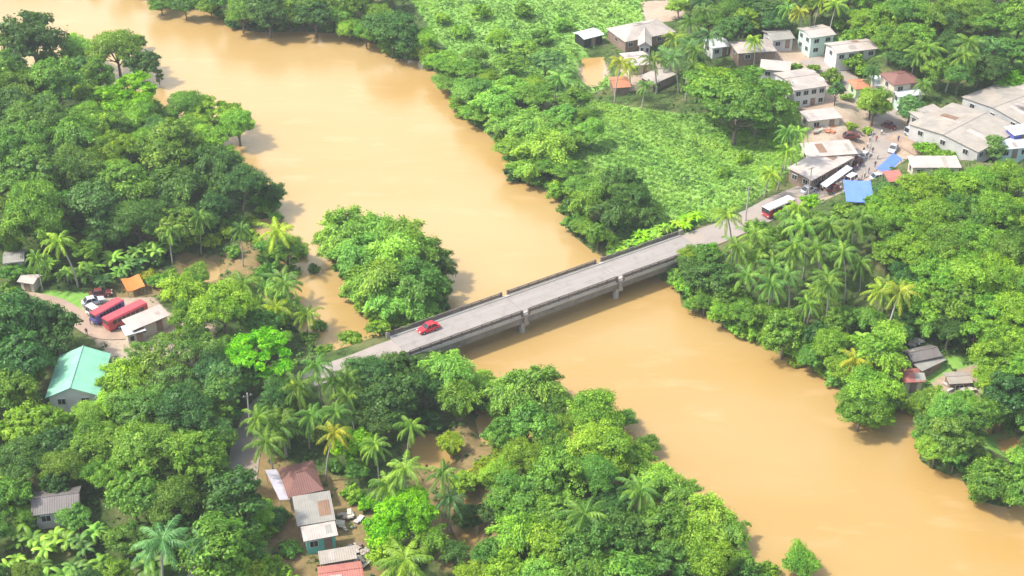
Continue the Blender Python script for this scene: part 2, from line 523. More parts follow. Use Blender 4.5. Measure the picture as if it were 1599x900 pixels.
# ------------------------------------------------------------------ ground and water
ZG = [polyw(q, 3) for q in (
  [(630, -20), (1010, -20), (1000, 40), (905, 60), (960, 120), (900, 150), (760, 110), (690, 60)],
  [(870, 170), (930, 150), (1060, 180), (1250, 190), (1250, 262), (1200, 305), (1120, 350), (980, 395), (950, 330), (890, 250)],
  [(1540, 100), (1640, 90), (1640, 150), (1575, 145)], [(1270, 88), (1380, 92), (1400, 115), (1330, 118)],
  [(1400, 560), (1560, 560), (1599, 700), (1420, 660)], [(60, 455), (150, 460), (150, 500), (100, 480)])]
ZD = [polyw(q, 4) for q in (
  [(1190, 90), (1262, 72), (1300, 100), (1335, 122), (1352, 150), (1400, 172), (1440, 198), (1540, 246), (1500, 268), (1410, 270), (1378, 300), (1300, 322), (1232, 312), (1262, 280), (1250, 235), (1262, 200)],
  [(128, 458), (235, 450), (262, 480), (330, 500), (335, 530), (260, 545), (200, 570), (165, 545), (130, 500)],
  [(1395, 612), (1440, 600), (1470, 575), (1530, 560), (1535, 640), (1460, 640), (1410, 650)],
 [(1000, 0), (1062, 0), (1068, 28), (1012, 30)],
  [(970, 85), (1030, 84), (1040, 122), (975, 130)], [(905, 78), (945, 75), (950, 100), (905, 100)])]
ZM = [polyw(q, 3) for q in (
  [(375, 690), (440, 715), (540, 740), (590, 800), (600, 910), (400, 920), (345, 800)],
  [(330, 395), (440, 330), (470, 400), (490, 500), (380, 440)],
  [(170, 440), (250, 425), (270, 450), (180, 462)], [(270, 380), (360, 385), (360, 450), (280, 450)],
  [(626, 676), (790, 636), (800, 700), (770, 880), (690, 880), (640, 740)])]

def axis(lo, hi, step, far):
    a = list(np.arange(lo, hi + step * .5, step))
    out = []; d = step; v = a[-1]
    while v < far:
        d *= 1.45; v += d; out.append(v)
    pre = []; d = step; v = a[0]
    while v > -far:
        d *= 1.45; v -= d; pre.append(v)
    return np.array(pre[::-1] + a + out)

def build_ground():
    xs = axis(-190, 190, 1.5, 5000); ys = axis(95, 460, 1.5, 5000)
    X, Y = np.meshgrid(xs, ys)
    nx, ny = len(xs), len(ys)
    Z = height(X.ravel(), Y.ravel())
    v = np.stack([X.ravel(), Y.ravel(), Z], 1)
    ii = np.arange(nx * ny).reshape(ny, nx)
    f = np.stack([ii[:-1, :-1].ravel(), ii[:-1, 1:].ravel(), ii[1:, 1:].ravel(), ii[1:, :-1].ravel()], 1)
    me = bpy.data.meshes.new('ground')
    me.from_pydata(v.tolist(), [], f.tolist())
    me.polygons.foreach_set('use_smooth', [True] * len(f))
    def zone(polys):
        a = np.zeros(len(v))
        for q in polys:
            a = np.maximum(a, 1 - sstep(-1.2, 1.8, sdist(v[:, 0], v[:, 1], q)))
        return a
    col = me.color_attributes.new('zone', 'FLOAT_COLOR', 'POINT')
    sd = sdist(v[:, 0], v[:, 1], RIVER)
    shore = .75 * (1 - sstep(-.3, .9, v[:, 2] + .6 * np.sin(v[:, 0] * .4) * np.sin(v[:, 1] * .33))) * .8
    c = np.stack([zone(ZG), zone(ZD), np.maximum(zone(ZM) * .8, shore), np.ones(len(v))], 1)
    col.data.foreach_set('color', c.ravel())
    me.materials.append(M['ground'])
    tag(link('ground', me), 'muddy riverbank land under the trees, houses and fields', kind='structure')
    w = MB(); w.slab([(-5000, -3000, 0), (5000, -3000, 0), (5000, 6000, 0), (-5000, 6000, 0)], .05)
    # water surface as one sheet
    me = bpy.data.meshes.new('river')
    me.from_pydata([(-5000, -3000, 0), (5000, -3000, 0), (5000, 6000, 0), (-5000, 6000, 0)], [], [(0, 1, 2, 3)])
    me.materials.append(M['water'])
    tag(link('river', me), 'broad muddy orange brown river in flood', kind='structure')
build_ground()

def ribbon(name, pl, hw, mat, label, wob=0.0, lift=.06):
    # resample
    pts = []
    for i in range(len(pl) - 1):
        n = max(1, int(np.linalg.norm(pl[i + 1] - pl[i]) / 1.5))
        for k in range(n): pts.append(pl[i] + (pl[i + 1] - pl[i]) * k / n)
    pts.append(pl[-1]); pts = np.array(pts)
    for _ in range(3):
        q = pts.copy(); q[1:-1] = (pts[:-2] + pts[1:-1] * 2 + pts[2:]) / 4; pts = q
    vs = []; fs = []
    nw = 5
    for i, p in enumerate(pts):
        t = pts[min(i + 1, len(pts) - 1)] - pts[max(i - 1, 0)]
        n = np.array([-t[1], t[0]]); n /= np.linalg.norm(n)
        h = hw + wob * math.sin(i * .7) * math.sin(i * .23 + 1)
        for k in range(nw):
            s = (k / (nw - 1) * 2 - 1) * h
            x, y = p[0] + n[0] * s, p[1] + n[1] * s
            vs.append((x, y, p[2] + lift - .05 * abs(s) / hw))
    for i in range(len(pts) - 1):
        for k in range(nw - 1):
            a = i * nw + k
            fs.append((a, a + nw, a + nw + 1, a + 1))
    me = bpy.data.meshes.new(name); me.from_pydata(vs, [], fs); me.materials.append(mat)
    me.polygons.foreach_set('use_smooth', [True] * len(fs))
    return tag(link(name, me), label, kind='structure')
ribbon('road', ROAD_W, 2.5, M['asphalt'], 'worn pale road from the bridge down through the near trees', .15, .04)
ribbon('road', ROAD_E, 3.3, M['asphalt'], 'pale road from the bridge into the village', .15, .04)
ribbon('path', TRACK, 1.6, M['dirt_road'], 'dirt track past the mint green roofed hall', .25, .06)
ribbon('path', LANE, 2.3, M['dirt_road'], 'dirt lane beside the big market sheds', .3, .10)

# ------------------------------------------------------------------ bridge
def build_bridge():
    A, B = BR_A, BR_B
    d = (B - A); L = d.length; ang = math.atan2(d.y, d.x)
    root = empty('road_bridge', A, ang)
    tag(root, 'long straight concrete road bridge with low railings crossing the muddy river', 'bridge')
    HW = 3.5
    m = MB(); m.box((L / 2, 0, -.16), (L, 2 * HW, .32)); m.build('deck', M['deck'], root)
    for s in (-1, 1):
        m = MB(); m.box((L / 2, s * (HW - .3), .09), (L, .5, .16)); m.build('kerb', M['concrete'], root, bevel=.02)
        m = MB(); m.box((L / 2, s * (HW + .03), -.36), (L, .26, .62)); m.build('fascia', M['concrete'], root, bevel=.02)
        for off in (.30, 2.3):
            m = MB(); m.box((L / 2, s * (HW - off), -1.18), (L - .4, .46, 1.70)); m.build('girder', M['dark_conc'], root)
    # pier positions from the two posts seen along the near rail
    def t_at(px):
        best = None
        for k in range(1000):
            t = L * k / 999
            p = A + d.normalized() * t + Vector((math.sin(ang), -math.cos(ang), 0)) * HW
            q = proj(p)
            if best is None or abs(q[0] - px) < best[0]: best = (abs(q[0] - px), t)
        return best[1]
    t1, t2 = t_at(820), t_at(968)
    for t in (t1, t2):
        m = MB()
        m.box((t, 0, -2.35), (1.6, 2 * HW + .2, .62))
        pier = m.build('pier', M['concrete'], root, bevel=.03)
        for y in (-2.4, 2.4):
            q = MB(); q.tube([(t, y, -2.6), (t, y, -8)], [.62, .66], 12); q.build('column', M['concrete'], pier, smooth=False)
    for s in (-1, 1):
        spans = [(0.4, t1 - .9), (t1 + .9, t2 - .9), (t2 + .9, L - .4)]
        for a, b in spans:
            m = MB()
            n = int((b - a) / 2.0)
            for k in range(n + 1):
                x = a + (b - a) * k / n
                m.box((x, s * (HW + .02), .47), (.16, .16, .92))
            m.box(((a + b) / 2, s * (HW + .02), .98), (b - a, .2, .14))
            m.box(((a + b) / 2, s * (HW + .02), .45), (b - a, .10, .52))
            m.build('railing', M['rail'], root)
        for t in (t1, t2):
            for off in (-.75, .75):
                m = MB(); m.box((t + off, s * (HW + .12), .34), (.36, .4, 1.42)); m.build('rail_post', M['rail'], root, bevel=.03)
            m = MB(); m.box((t, s * (HW + .24), -1.25), (.7, .26, 2.2)); m.build('pier_head', M['rail_pale'], root, bevel=.03)
        for x in (-.2, L + .2):
            m = MB(); m.box((x, s * (HW + .05), .35), (.7, .5, 1.5)); m.build('end_post', M['rail_pale'], root, bevel=.04)
    for x in (-.6, L + .6):
        m = MB(); m.box((x, 0, -2.6), (1.6, 2 * HW + .9, 4.4)); m.build('abutment', M['concrete'], root, bevel=.04)
    for x in (t1, t2):
        m = MB(); m.box((x, 0, .012), (.07, 2 * HW - 1.1, .012)); m.build('expansion_joint', M['dark_conc'], root)
    return root
build_bridge()
# ------------------------------------------------------------------ buildings
M['rust_sheet'] = sheet_roof('rust_sheet', (.27, .17, .11), (.20, .10, .06), .7)
RECTS = []        # footprints kept clear of planting: centre, axis angle, half length, half width

def local_frame(c0, c1, c3, z):
    """rectangle from three roof corners seen in the picture, at height z"""
    a, b, c = P(*c0, z), P(*c1, z), P(*c3, z)
    u = (b - a); Lx = u.length; u.normalize()
    n = Vector((-u.y, u.x, 0))
    w = (c - a).dot(n)
    org = a + u * Lx / 2 + n * w / 2
    return org, math.atan2(u.y, u.x), Lx, abs(w)

def window(root, x, y, z, w, h, face, frame='white', glass='dark', name='window'):
    """face: 'x+','x-','y+','y-' outward side"""
    s = 1 if face[1] == '+' else -1
    m = MB(); g = MB()
    if face[0] == 'y':
        m.box((x, y + s * .04, z), (w + .2, .12, h + .2)); g.box((x, y + s * .085, z), (w, .06, h))
        g2 = MB(); g2.box((x, y + s * .12, z), (.05, .04, h))
    else:
        m.box((x + s * .04, y, z), (.12, w + .2, h + .2)); g.box((x + s * .085, y, z), (.06, w, h))
        g2 = MB(); g2.box((x + s * .12, y, z), (.04, .05, h))
    f = m.build(name, M[frame], root)
    g.build('pane' if name == 'window' else 'panel', M[glass], f)
    if name == 'window' and w > .9: g2.build('mullion', M[frame], f)
    return f

def house(label, c0, c1, c3, eave=2.5, rise=1.2, kind='gable', roof='beige_roof', wall='greywall', frame='white',
          wins=2, endwins=1, storeys=1, over=.45, name='house', cat='house', group=None, door=True, base=None, open_front=False):
    mid = ((c1[0] + c3[0]) / 2, (c1[1] + c3[1]) / 2)
    g = G(*mid, up=eave)
    z0 = g.z if base is None else base
    org, ang, L, W = local_frame(c0, c1, c3, z0 + eave)
    root = empty(name, (org.x, org.y, z0), ang)
    tag(root, label, cat, group)
    RECTS.append((org.x, org.y, ang, L / 2, W / 2))
    l, w = L - 2 * over, W - 2 * over
    H = eave
    # wall, with gable ends
    m = MB()
    m.box((0, 0, (H - 1.2) / 2 - .06), (l, w, H + 1.2))
    if kind == 'gable':
        k = rise * (w / W)
        vs = [(-l / 2, -w / 2, H - .062), (-l / 2, w / 2, H - .062), (-l / 2, 0, H + k - .12), (l / 2, -w / 2, H - .062), (l / 2, w / 2, H - .062), (l / 2, 0, H + k - .12)]
        m.add(vs, [(0, 2, 1), (3, 4, 5), (0, 3, 5, 2), (1, 2, 5, 4), (0, 1, 4, 3)])
    m.build('wall', M[wall], root)
    # roof
    t = .10
    a, b = L / 2, W / 2
    m = MB()
    if kind == 'gable':
        m.slab([(-a, -b, H), (a, -b, H), (a, 0, H + rise), (-a, 0, H + rise)], t)
        m.slab([(-a, 0, H + rise), (a, 0, H + rise), (a, b, H), (-a, b, H)], t)
    elif kind == 'hip':
        r = max(L - W, L * .25) / 2
        m.slab([(-a, -b, H), (a, -b, H), (r, 0, H + rise), (-r, 0, H + rise)], t)
        m.slab([(a, b, H), (-a, b, H), (-r, 0, H + rise), (r, 0, H + rise)], t)
        m.slab([(a, -b, H), (a, b, H), (r, 0, H + rise)], t)
        m.slab([(-a, b, H), (-a, -b, H), (-r, 0, H + rise)], t)
    elif kind == 'shed':               # high on the +y side
        m.slab([(-a, -b, H), (a, -b, H), (a, b, H + rise), (-a, b, H + rise)], t)
        q = MB(); q.add([(-l / 2, -w / 2, H - .062), (l / 2, -w / 2, H - .062), (l / 2, w / 2, H - .062), (-l / 2, w / 2, H - .062),
                         (-l / 2, w / 2, H + rise * .9 - .15), (l / 2, w / 2, H + rise * .9 - .15)],
                        [(0, 3, 4), (1, 5, 2), (3, 2, 5, 4), (0, 4, 5, 1), (0, 1, 2, 3)])
        q.build('wall', M[wall], root)
    elif kind == 'flat':
        m.slab([(-a, -b, H), (a, -b, H), (a, b, H), (-a, b, H)], .18)
    rf = m.build('roof', M[roof], root)
    hr = random.Random(int(abs(org.x * 31 + org.y * 17)))
    if kind != 'flat' and roof != 'mint_roof':                  # odd replaced sheets, laid a little proud
        for _k in range(max(1, int(L * W / 30))):
            sx = hr.uniform(-a * .7, a * .7); sw = hr.choice((.9, 1.8)); sd_ = hr.choice((-1, 1)) if kind != 'shed' else 1
            if kind == 'hip': sx *= .45
            y0, y1 = hr.uniform(.1, .35), hr.uniform(.55, .9)
            def zz(y): return (H + rise * (1 - y / b) if kind != 'shed' else H + rise * (y + b) / (2 * b)) + .03
            ya, yb = (y0 * b, y1 * b) if kind != 'shed' else (-b + y0 * 2 * b, -b + y1 * 2 * b)
            q = MB(); q.slab([(sx, sd_ * ya if kind != 'shed' else ya, zz(ya)), (sx + sw, sd_ * ya if kind != 'shed' else ya, zz(ya)),
                              (sx + sw, sd_ * yb if kind != 'shed' else yb, zz(yb)), (sx, sd_ * yb if kind != 'shed' else yb, zz(yb))], .02)
            if hr.random() < .75: q.build('roof_sheet', M[hr.choice(['grey_roof', 'pale_roof', 'beige_roof', 'tan_roof', 'rust_sheet'])], rf)
    if kind in ('gable', 'hip'):
        r = a if kind == 'gable' else max(L - W, L * .25) / 2
        q = MB(); q.tube([(-r, 0, H + rise + .01), (r, 0, H + rise + .01)], [.11, .11], 6); q.build('ridge_cap', M[roof], rf)
    # openings
    for s in range(storeys):
        zc = H - 1.2 - s * 2.4
        for sd in (-1, 1):
            fy = 'y-' if sd < 0 else 'y+'
            for i in range(wins):
                x = -l / 2 + l * (i + .5) / wins
                if door and sd < 0 and s == storeys - 1 and i == wins // 2:
                    window(root, x, sd * w / 2, zc - .35, 1.0, 2.0, fy, 'brownwall', 'brownwall', 'door')
                else:
                    window(root, x, sd * w / 2, zc, min(1.3, l / wins * .55), 1.05, fy, frame)
            fx = 'x-' if sd < 0 else 'x+'
            for i in range(endwins):
                y = -w / 2 + w * (i + .5) / endwins
                window(root, sd * l / 2, y, zc, min(1.2, w / endwins * .5), 1.05, fx, frame)
    return root, L, W, H

def shelter(label, c0, c1, c3, z=2.6, slope=.3, mat='blue_tarp', name='canopy', cat='canopy', post='rail_pale', sag=.15, group=None):
    mid = ((c1[0] + c3[0]) / 2, (c1[1] + c3[1]) / 2)
    g = G(*mid, up=z)
    org, ang, L, W = local_frame(c0, c1, c3, g.z + z)
    root = empty(name, (org.x, org.y, g.z), ang); tag(root, label, cat, group)
    a, b = L / 2, W / 2
    m = MB(); n = 6; vs = []
    for lay in (0, -.05):
        for j in range(n + 1):
            for i in range(n + 1):
                u, v = i / n, j / n
                vs.append((-a + L * u, -b + W * v, z + slope * (v - .5) * 2 - sag * 4 * u * (1 - u) * (.6 + .4 * math.sin(v * 5 + i)) + lay))
    fs = []; k = (n + 1) ** 2
    for j in range(n):
        for i in range(n):
            q = j * (n + 1) + i
            fs.append((q, q + 1, q + n + 2, q + n + 1)); fs.append((k + q, k + q + n + 1, k + q + n + 2, k + q + 1))
    m.add(vs, fs)
    m.build('cover', M[mat], root, smooth=True)
    for x in (-a + .15, a - .15):
        for y in (-b + .15, b - .15):
            q = MB(); q.tube([(x, y, -.5), (x, y, z + slope * y / b - .06)], [.05, .05], 6); q.build('pole', M[post], root)
    RECTS.append((org.x, org.y, ang, a, b))
    return root

# --- near side
house('large hall with a smooth mint green gable roof and white walls', (70, 622), (92, 556), (152, 628), eave=5.0, rise=1.9, roof='mint_roof', wall='white', wins=4, endwins=2, name='hall', cat='hall', over=.5)
house('low pale pink sheet roofed shed beside the red bus', (206, 517), (266, 492), (196, 501), eave=3.0, rise=.5, kind='shed', roof='pale_roof', wall='cream', name='shed', cat='shed', wins=2)
house('low cream roofed annex in front of the pale pink roofed shed', (196, 525), (228, 516), (186, 512), eave=2.5, rise=.2, kind='shed', roof='white_roof', wall='cream', name='shed', cat='shed', wins=2, endwins=0)
house('brown hip roofed house between the lilac awning and the grey roof', (450, 778), (506, 765), (436, 731), eave=3.4, rise=1.5, kind='hip', roof='brown_roof', wall='cream', wins=2)
shelter('long pale lilac awning along the roadside of the brown roofed house', (437, 783), (414, 736), (454, 776), z=2.6, slope=.25, mat='lilac_roof', name='awning', cat='awning', sag=.03)
house('house with a worn grey sheet roof below the brown hip roof', (464, 822), (524, 812), (444, 782), eave=3.0, rise=.55, kind='shed', roof='grey_roof', wall='greywall', wins=2)
house('small turquoise walled block in front of the grey sheet roofed house', (474, 846), (528, 836), (464, 826), eave=3.3, rise=.25, kind='shed', roof='pale_roof', wall='turquoise', wins=2, endwins=1)
house('red sheet roofed house at the bottom edge of the picture', (500, 926), (570, 916), (492, 886), eave=3.0, rise=1.2, roof='red_roof', wall='cream', wins=2)
house('lean-to with a patched beige sheet roof behind the red roof', (500, 882), (558, 872), (494, 864), eave=2.4, rise=.3, kind='shed', roof='tan_roof', wall='brownwall', name='shed', cat='shed', wins=1, endwins=0)
house('low dusty grey pink roofed house under the trees at the lower left', (48, 806), (124, 796), (38, 770), eave=3.2, rise=1.0, roof='darkgrey_roof', wall='greywall')
house('small grey shed behind the coconut palm at the far left', (4, 412), (38, 408), (0, 394), eave=2.5, rise=.5, roof='grey_roof', wall='greywall', name='shed', cat='shed', wins=1, endwins=0)
house('tiny cream roofed hut at the edge of the banana grove', (26, 440), (52, 444), (28, 424), eave=2.2, rise=.4, roof='pale_roof', wall='cream', name='hut', cat='hut', wins=1, endwins=0)
shelter('small bright orange canopy at the muddy water edge', (198, 452), (226, 444), (198, 436), z=2.2, slope=.4, mat='orange', sag=.3)
# --- right bank
house('dark weathered grey roofed shack under the tall trees', (1425, 566), (1472, 556), (1420, 545), eave=2.6, rise=.7, roof='darkgrey_roof', wall='brownwall', wins=2, name='shack', cat='shack')
house('grey lean-to roof joined to the dark shack', (1440, 580), (1478, 562), (1432, 568), eave=2.1, rise=.3, kind='shed', roof='grey_roof', wall='brownwall', name='shack', cat='shack', wins=1, endwins=0)
house('small shack with a coral red roof at the riverside clearing', (1412, 598), (1446, 596), (1414, 576), eave=2.4, rise=.9, kind='hip', roof='red_roof', wall='cream', name='shack', cat='shack', wins=1, endwins=1)
house('collapsed pale grey sheet roof beside the yellowish clearing', (1482, 600), (1520, 598), (1482, 582), eave=1.5, rise=.4, roof='tan_roof', wall='brownwall', name='hut', cat='hut', wins=1, endwins=0, door=False)
# --- far village
house('small shed with a pale blue white roof at the edge of the meadow', (912, 62), (944, 54), (908, 48), eave=2.6, rise=.5, roof='white_roof', wall='dark', name='shed', cat='shed', wins=1, endwins=0)
house('long beige hip roofed house on the rise above the meadow', (976, 66), (1056, 50), (958, 42), eave=2.8, rise=1.6, kind='hip', roof='beige_roof', wall='brownwall', wins=5)
house('front wing with beige gable roof joined to the long hip roofed house', (996, 72), (996, 44), (1018, 70), eave=3.1, rise=1.1, roof='beige_roof', wall='greywall', wins=1, endwins=2)
house('small dusty pink roofed house among the palms below the long house', (982, 104), (1020, 100), (982, 82), eave=2.6, rise=.8, roof='pale_roof', wall='cream')
house('rusty orange roofed hut beside the orange pond', (958, 138), (986, 136), (956, 120), eave=2.2, rise=.6, roof='rust_roof', wall='brownwall', name='hut', cat='hut', wins=1, endwins=0)
house('pale slanting roofed house half hidden by the wide spreading tree', (1020, 132), (1056, 116), (1014, 116), eave=2.5, rise=.7, kind='shed', roof='pale_roof', wall='brownwall', wins=2)
house('small whitish roofed house behind the wide spreading tree', (1112, 76), (1142, 72), (1108, 60), eave=2.8, rise=.6, roof='white_roof', wall='white')
house('house with a pinkish beige roof behind the crown of the spreading tree', (1152, 84), (1214, 80), (1148, 64), eave=3.0, rise=1.0, kind='hip', roof='beige_roof', wall='brownwall')
house('small grey roofed house between the yellow palms and the beige roof', (1206, 64), (1242, 60), (1202, 47), eave=2.8, rise=.8, roof='grey_roof', wall='greywall')
house('long flat pale roofed building in front of the beige roofed house', (1186, 108), (1234, 112), (1186, 94), eave=3.0, rise=.3, kind='shed', roof='pale_roof', wall='greywall')
house('tall mint walled two storey house with a pinkish roof', (1266, 60), (1306, 54), (1258, 42), eave=4.9, rise=.7, roof='pale_roof', wall='mintwall', storeys=2, wins=2, endwins=2)
house('white wing with a long pale roof beside the mint two storey house', (1306, 84), (1372, 76), (1300, 66), eave=3.8, rise=.7, roof='pale_roof', wall='white', wins=4, endwins=1)
house('grey roofed two storey house with rows of dark windows', (1240, 142), (1294, 134), (1222, 112), eave=4.9, rise=.8, roof='beige_roof', wall='white', storeys=2, wins=4, endwins=2)
house('low cream outbuilding in front of the grey roofed two storey house', (1262, 190), (1316, 184), (1256, 174), eave=2.4, rise=.2, kind='shed', roof='pale_roof', wall='cream', name='shed', cat='shed', wins=2)
house('little lime green walled house with an orange rust roof', (1336, 140), (1362, 138), (1334, 124), eave=2.8, rise=.7, kind='hip', roof='rust_roof', wall='greenwall', wins=1)
house('brown roofed house with cream terrace by the village trees', (1396, 134), (1440, 128), (1392, 112), eave=3.6, rise=1.1, kind='hip', roof='brown_roof', wall='cream', wins=2)
house('flat cream roofed terrace block beside the brown roofed house', (1366, 134), (1396, 134), (1362, 118), eave=3.0, kind='flat', rise=0, roof='white_roof', wall='cream', wins=2, endwins=0)
house('low white roofed porch building in front of the brown roofed house', (1404, 152), (1444, 148), (1402, 140), eave=2.7, rise=.2, kind='shed', roof='white_roof', wall='mintwall', wins=2)
MK0 = dict(eave=2.4, name='market_shed', cat='market shed', group='big low market sheds', wall='greywall', over=.3)
house('wide front market shed with a broad beige sheet roof', (1528, 238), (1596, 202), (1418, 194), rise=.8, roof='tan_roof', wins=6, endwins=3, **MK0)
house('rear market shed with a grey beige roof beyond the dark gutter', (1600, 196), (1662, 172), (1494, 154), rise=.8, roof='tan_roof', wins=6, endwins=3, **MK0)
house('narrow outer market shed at the right edge of the picture', (1668, 186), (1700, 160), (1566, 140), rise=.9, roof='pale_roof', wins=5, endwins=2, **MK0)
house('small flat roofed store against the left end of the market sheds', (1436, 186), (1476, 174), (1424, 174), eave=3.2, rise=.3, kind='shed', roof='beige_roof', wall='greywall', name='shop', cat='shop', wins=2)
house('white house with pale blue roof at the right end of the market sheds', (1564, 234), (1612, 230), (1560, 214), eave=3.4, rise=.5, roof='white_roof', wall='bluewall', wins=3)
house('small white topped kiosk with a dark violet front near the right edge', (1584, 212), (1620, 206), (1580, 198), eave=3.0, rise=.3, kind='shed', roof='white_roof', wall='blue_paint', name='shop', cat='shop', wins=1, endwins=0)
house('low pale roofed shop row at the roadside under the bright bushes', (1424, 262), (1502, 262), (1418, 246), eave=2.6, rise=.4, kind='shed', roof='pale_roof', wall='cream', name='shop', cat='shop', wins=3)
house('large cream roofed shop building beside the village road', (1268, 282), (1334, 246), (1250, 254), eave=3.2, rise=.5, kind='shed', roof='pale_roof', wall='brownwall', name='shop', cat='shop', wins=5, endwins=2)
house('rear cream roofed shop behind the roadside shop building', (1262, 246), (1340, 240), (1262, 226), eave=3.4, rise=.5, kind='shed', roof='pale_roof', wall='cream', name='shop', cat='shop', wins=4)
shelter('long white awning along the shop front by the road', (1290, 292), (1332, 262), (1284, 286), z=2.5, slope=.15, mat='white_roof', name='awning', cat='awning', sag=.04)
shelter('small dark grey awning above the far end of the shop front', (1318, 254), (1348, 236), (1314, 246), z=2.6, slope=.2, mat='darkgrey_roof', name='awning', cat='awning', sag=.1)
shelter('narrow blue tarpaulin canopy at the road junction', (1384, 270), (1410, 246), (1376, 258), z=2.8, slope=.35, mat='blue_tarp', group='blue tarpaulin canopies')
shelter('wide blue tarpaulin canopy above the palm grove', (1322, 312), (1366, 314), (1336, 284), z=3.0, slope=.35, mat='blue_tarp', group='blue tarpaulin canopies')
shelter('orange red stall awning beside the narrow blue canopy', (1388, 282), (1414, 280), (1388, 268), z=2.3, slope=.3, mat='red_roof', name='awning', cat='awning', sag=.1)

# debris heaps
def heap(label, px, py, w, mats, n=26, cat='scrap heap', name='scrap_heap', seed=1):
    g = G(px, py); r = random.Random(seed)
    m = MB()
    for i in range(n):
        a = r.uniform(0, 6.28); d = w / 2 * math.sqrt(r.random())
        s = r.uniform(.4, 1.5)
        m.box((g.x + d * math.cos(a), g.y + d * math.sin(a), g.z + .15 + r.uniform(0, .8) * (1 - d / w)), (s, s * r.uniform(.3, .8), r.uniform(.06, .3)), r.uniform(0, 3), r.randrange(len(mats)))
    o = m.build(name, [M[k] for k in mats]); tag(o, label, cat); return o
heap('heap of broken pale boards beside the turquoise walled block', 562, 868, 5, ['tan_roof', 'pale_roof', 'brownwall', 'cream'], 40, seed=2)
heap('scattered pale boards on the dark yard east of the grey roof', 545, 815, 4, ['tan_roof', 'greywall', 'cream'], 16, seed=3)
heap('pile of pale rubble by the collapsed roof in the clearing', 1500, 612, 6, ['cream', 'greywall', 'tan_roof'], 30, seed=4)
heap('heap of sand coloured building rubble below the two storey house', 1285, 203, 7, ['cream', 'tan_roof', 'rust_roof'], 40, seed=5)
heap('white bundle and boards on the dark shack yard', 1432, 540, 3, ['white', 'white', 'cream'], 12, seed=6)

_p = P(545, 453, 0)
_m = MB(); _m.tube([(_p.x - 1.6, _p.y - .3, .05), (_p.x, _p.y, .16), (_p.x + 1.7, _p.y + .5, .10)], [.16, .14, .06], 7)
_m.tube([(_p.x, _p.y, .16), (_p.x + .5, _p.y + .7, .6)], [.07, .02], 5); _m.tube([(_p.x - .6, _p.y, .1), (_p.x - 1.0, _p.y - .6, .4)], [.06, .02], 5)
tag(_m.build('floating_log', M['bark']), 'dark floating branch on the muddy water left of the bamboo islet', 'log')

def pole(label, px, py, h=7.5, lean=0.0, arm=True):
    g = G(px, py)
    root = empty('utility_pole', g); tag(root, label, 'utility pole')
    m = MB(); m.tube([(0, 0, -.5), (lean * h, 0, h)], [.17, .11], 8); m.build('mast', M['concrete'], root)
    if arm:
        m = MB(); m.box((lean * (h - .6), 0, h - .6), (1.6, .1, .12), .5); ca = m.build('crossarm', M['rail'], root)
        for k in (-.6, 0, .6):
            q = MB(); q.tube([(lean * (h - .6) + k * math.cos(.5), k * math.sin(.5), h - .54), (lean * (h - .6) + k * math.cos(.5), k * math.sin(.5), h - .3)], [.06, .04], 6); q.build('insulator', M['white'], ca)
pole('pale concrete utility pole beside the road just past the bridge', 1164, 346, 8)
pole('pale pole by the shaded stretch of near road beneath the round green tree', 392, 682, 9, .03)
pole('thin concrete pole at the village road junction', 1356, 250, 7)
pole('concrete pole next to the long white shop awning', 1262, 305, 7)

# ------------------------------------------------------------------ vehicles
def wheel(root, x, y, r, w):
    s = 1 if y > 0 else -1
    m = MB(); m.tube([(x, y - w / 2, r), (x, y + w / 2, r)], [r, r], 14); t = m.build('wheel', M['rubber'], root)
    q = MB(); q.tube([(x, y + s * (w / 2 - .03), r), (x, y + s * (w / 2 + .015), r)], [r * .58, r * .5], 10); q.build('rim', M['silver'], t)

def loft(m, secs, mi=0):
    """secs: list of (x, [(y,z)...]) closed rings"""
    b = len(m.v); n = len(secs[0][1])
    for x, ring in secs:
        for y, z in ring: m.v.append((x, y, z))
    for i in range(len(secs) - 1):
        for j in range(n):
            m.face((b + i * n + j, b + i * n + (j + 1) % n, b + (i + 1) * n + (j + 1) % n, b + (i + 1) * n + j), mi)
    m.face([b + j for j in range(n)][::-1], mi); m.face([b + (len(secs) - 1) * n + j for j in range(n)], mi)

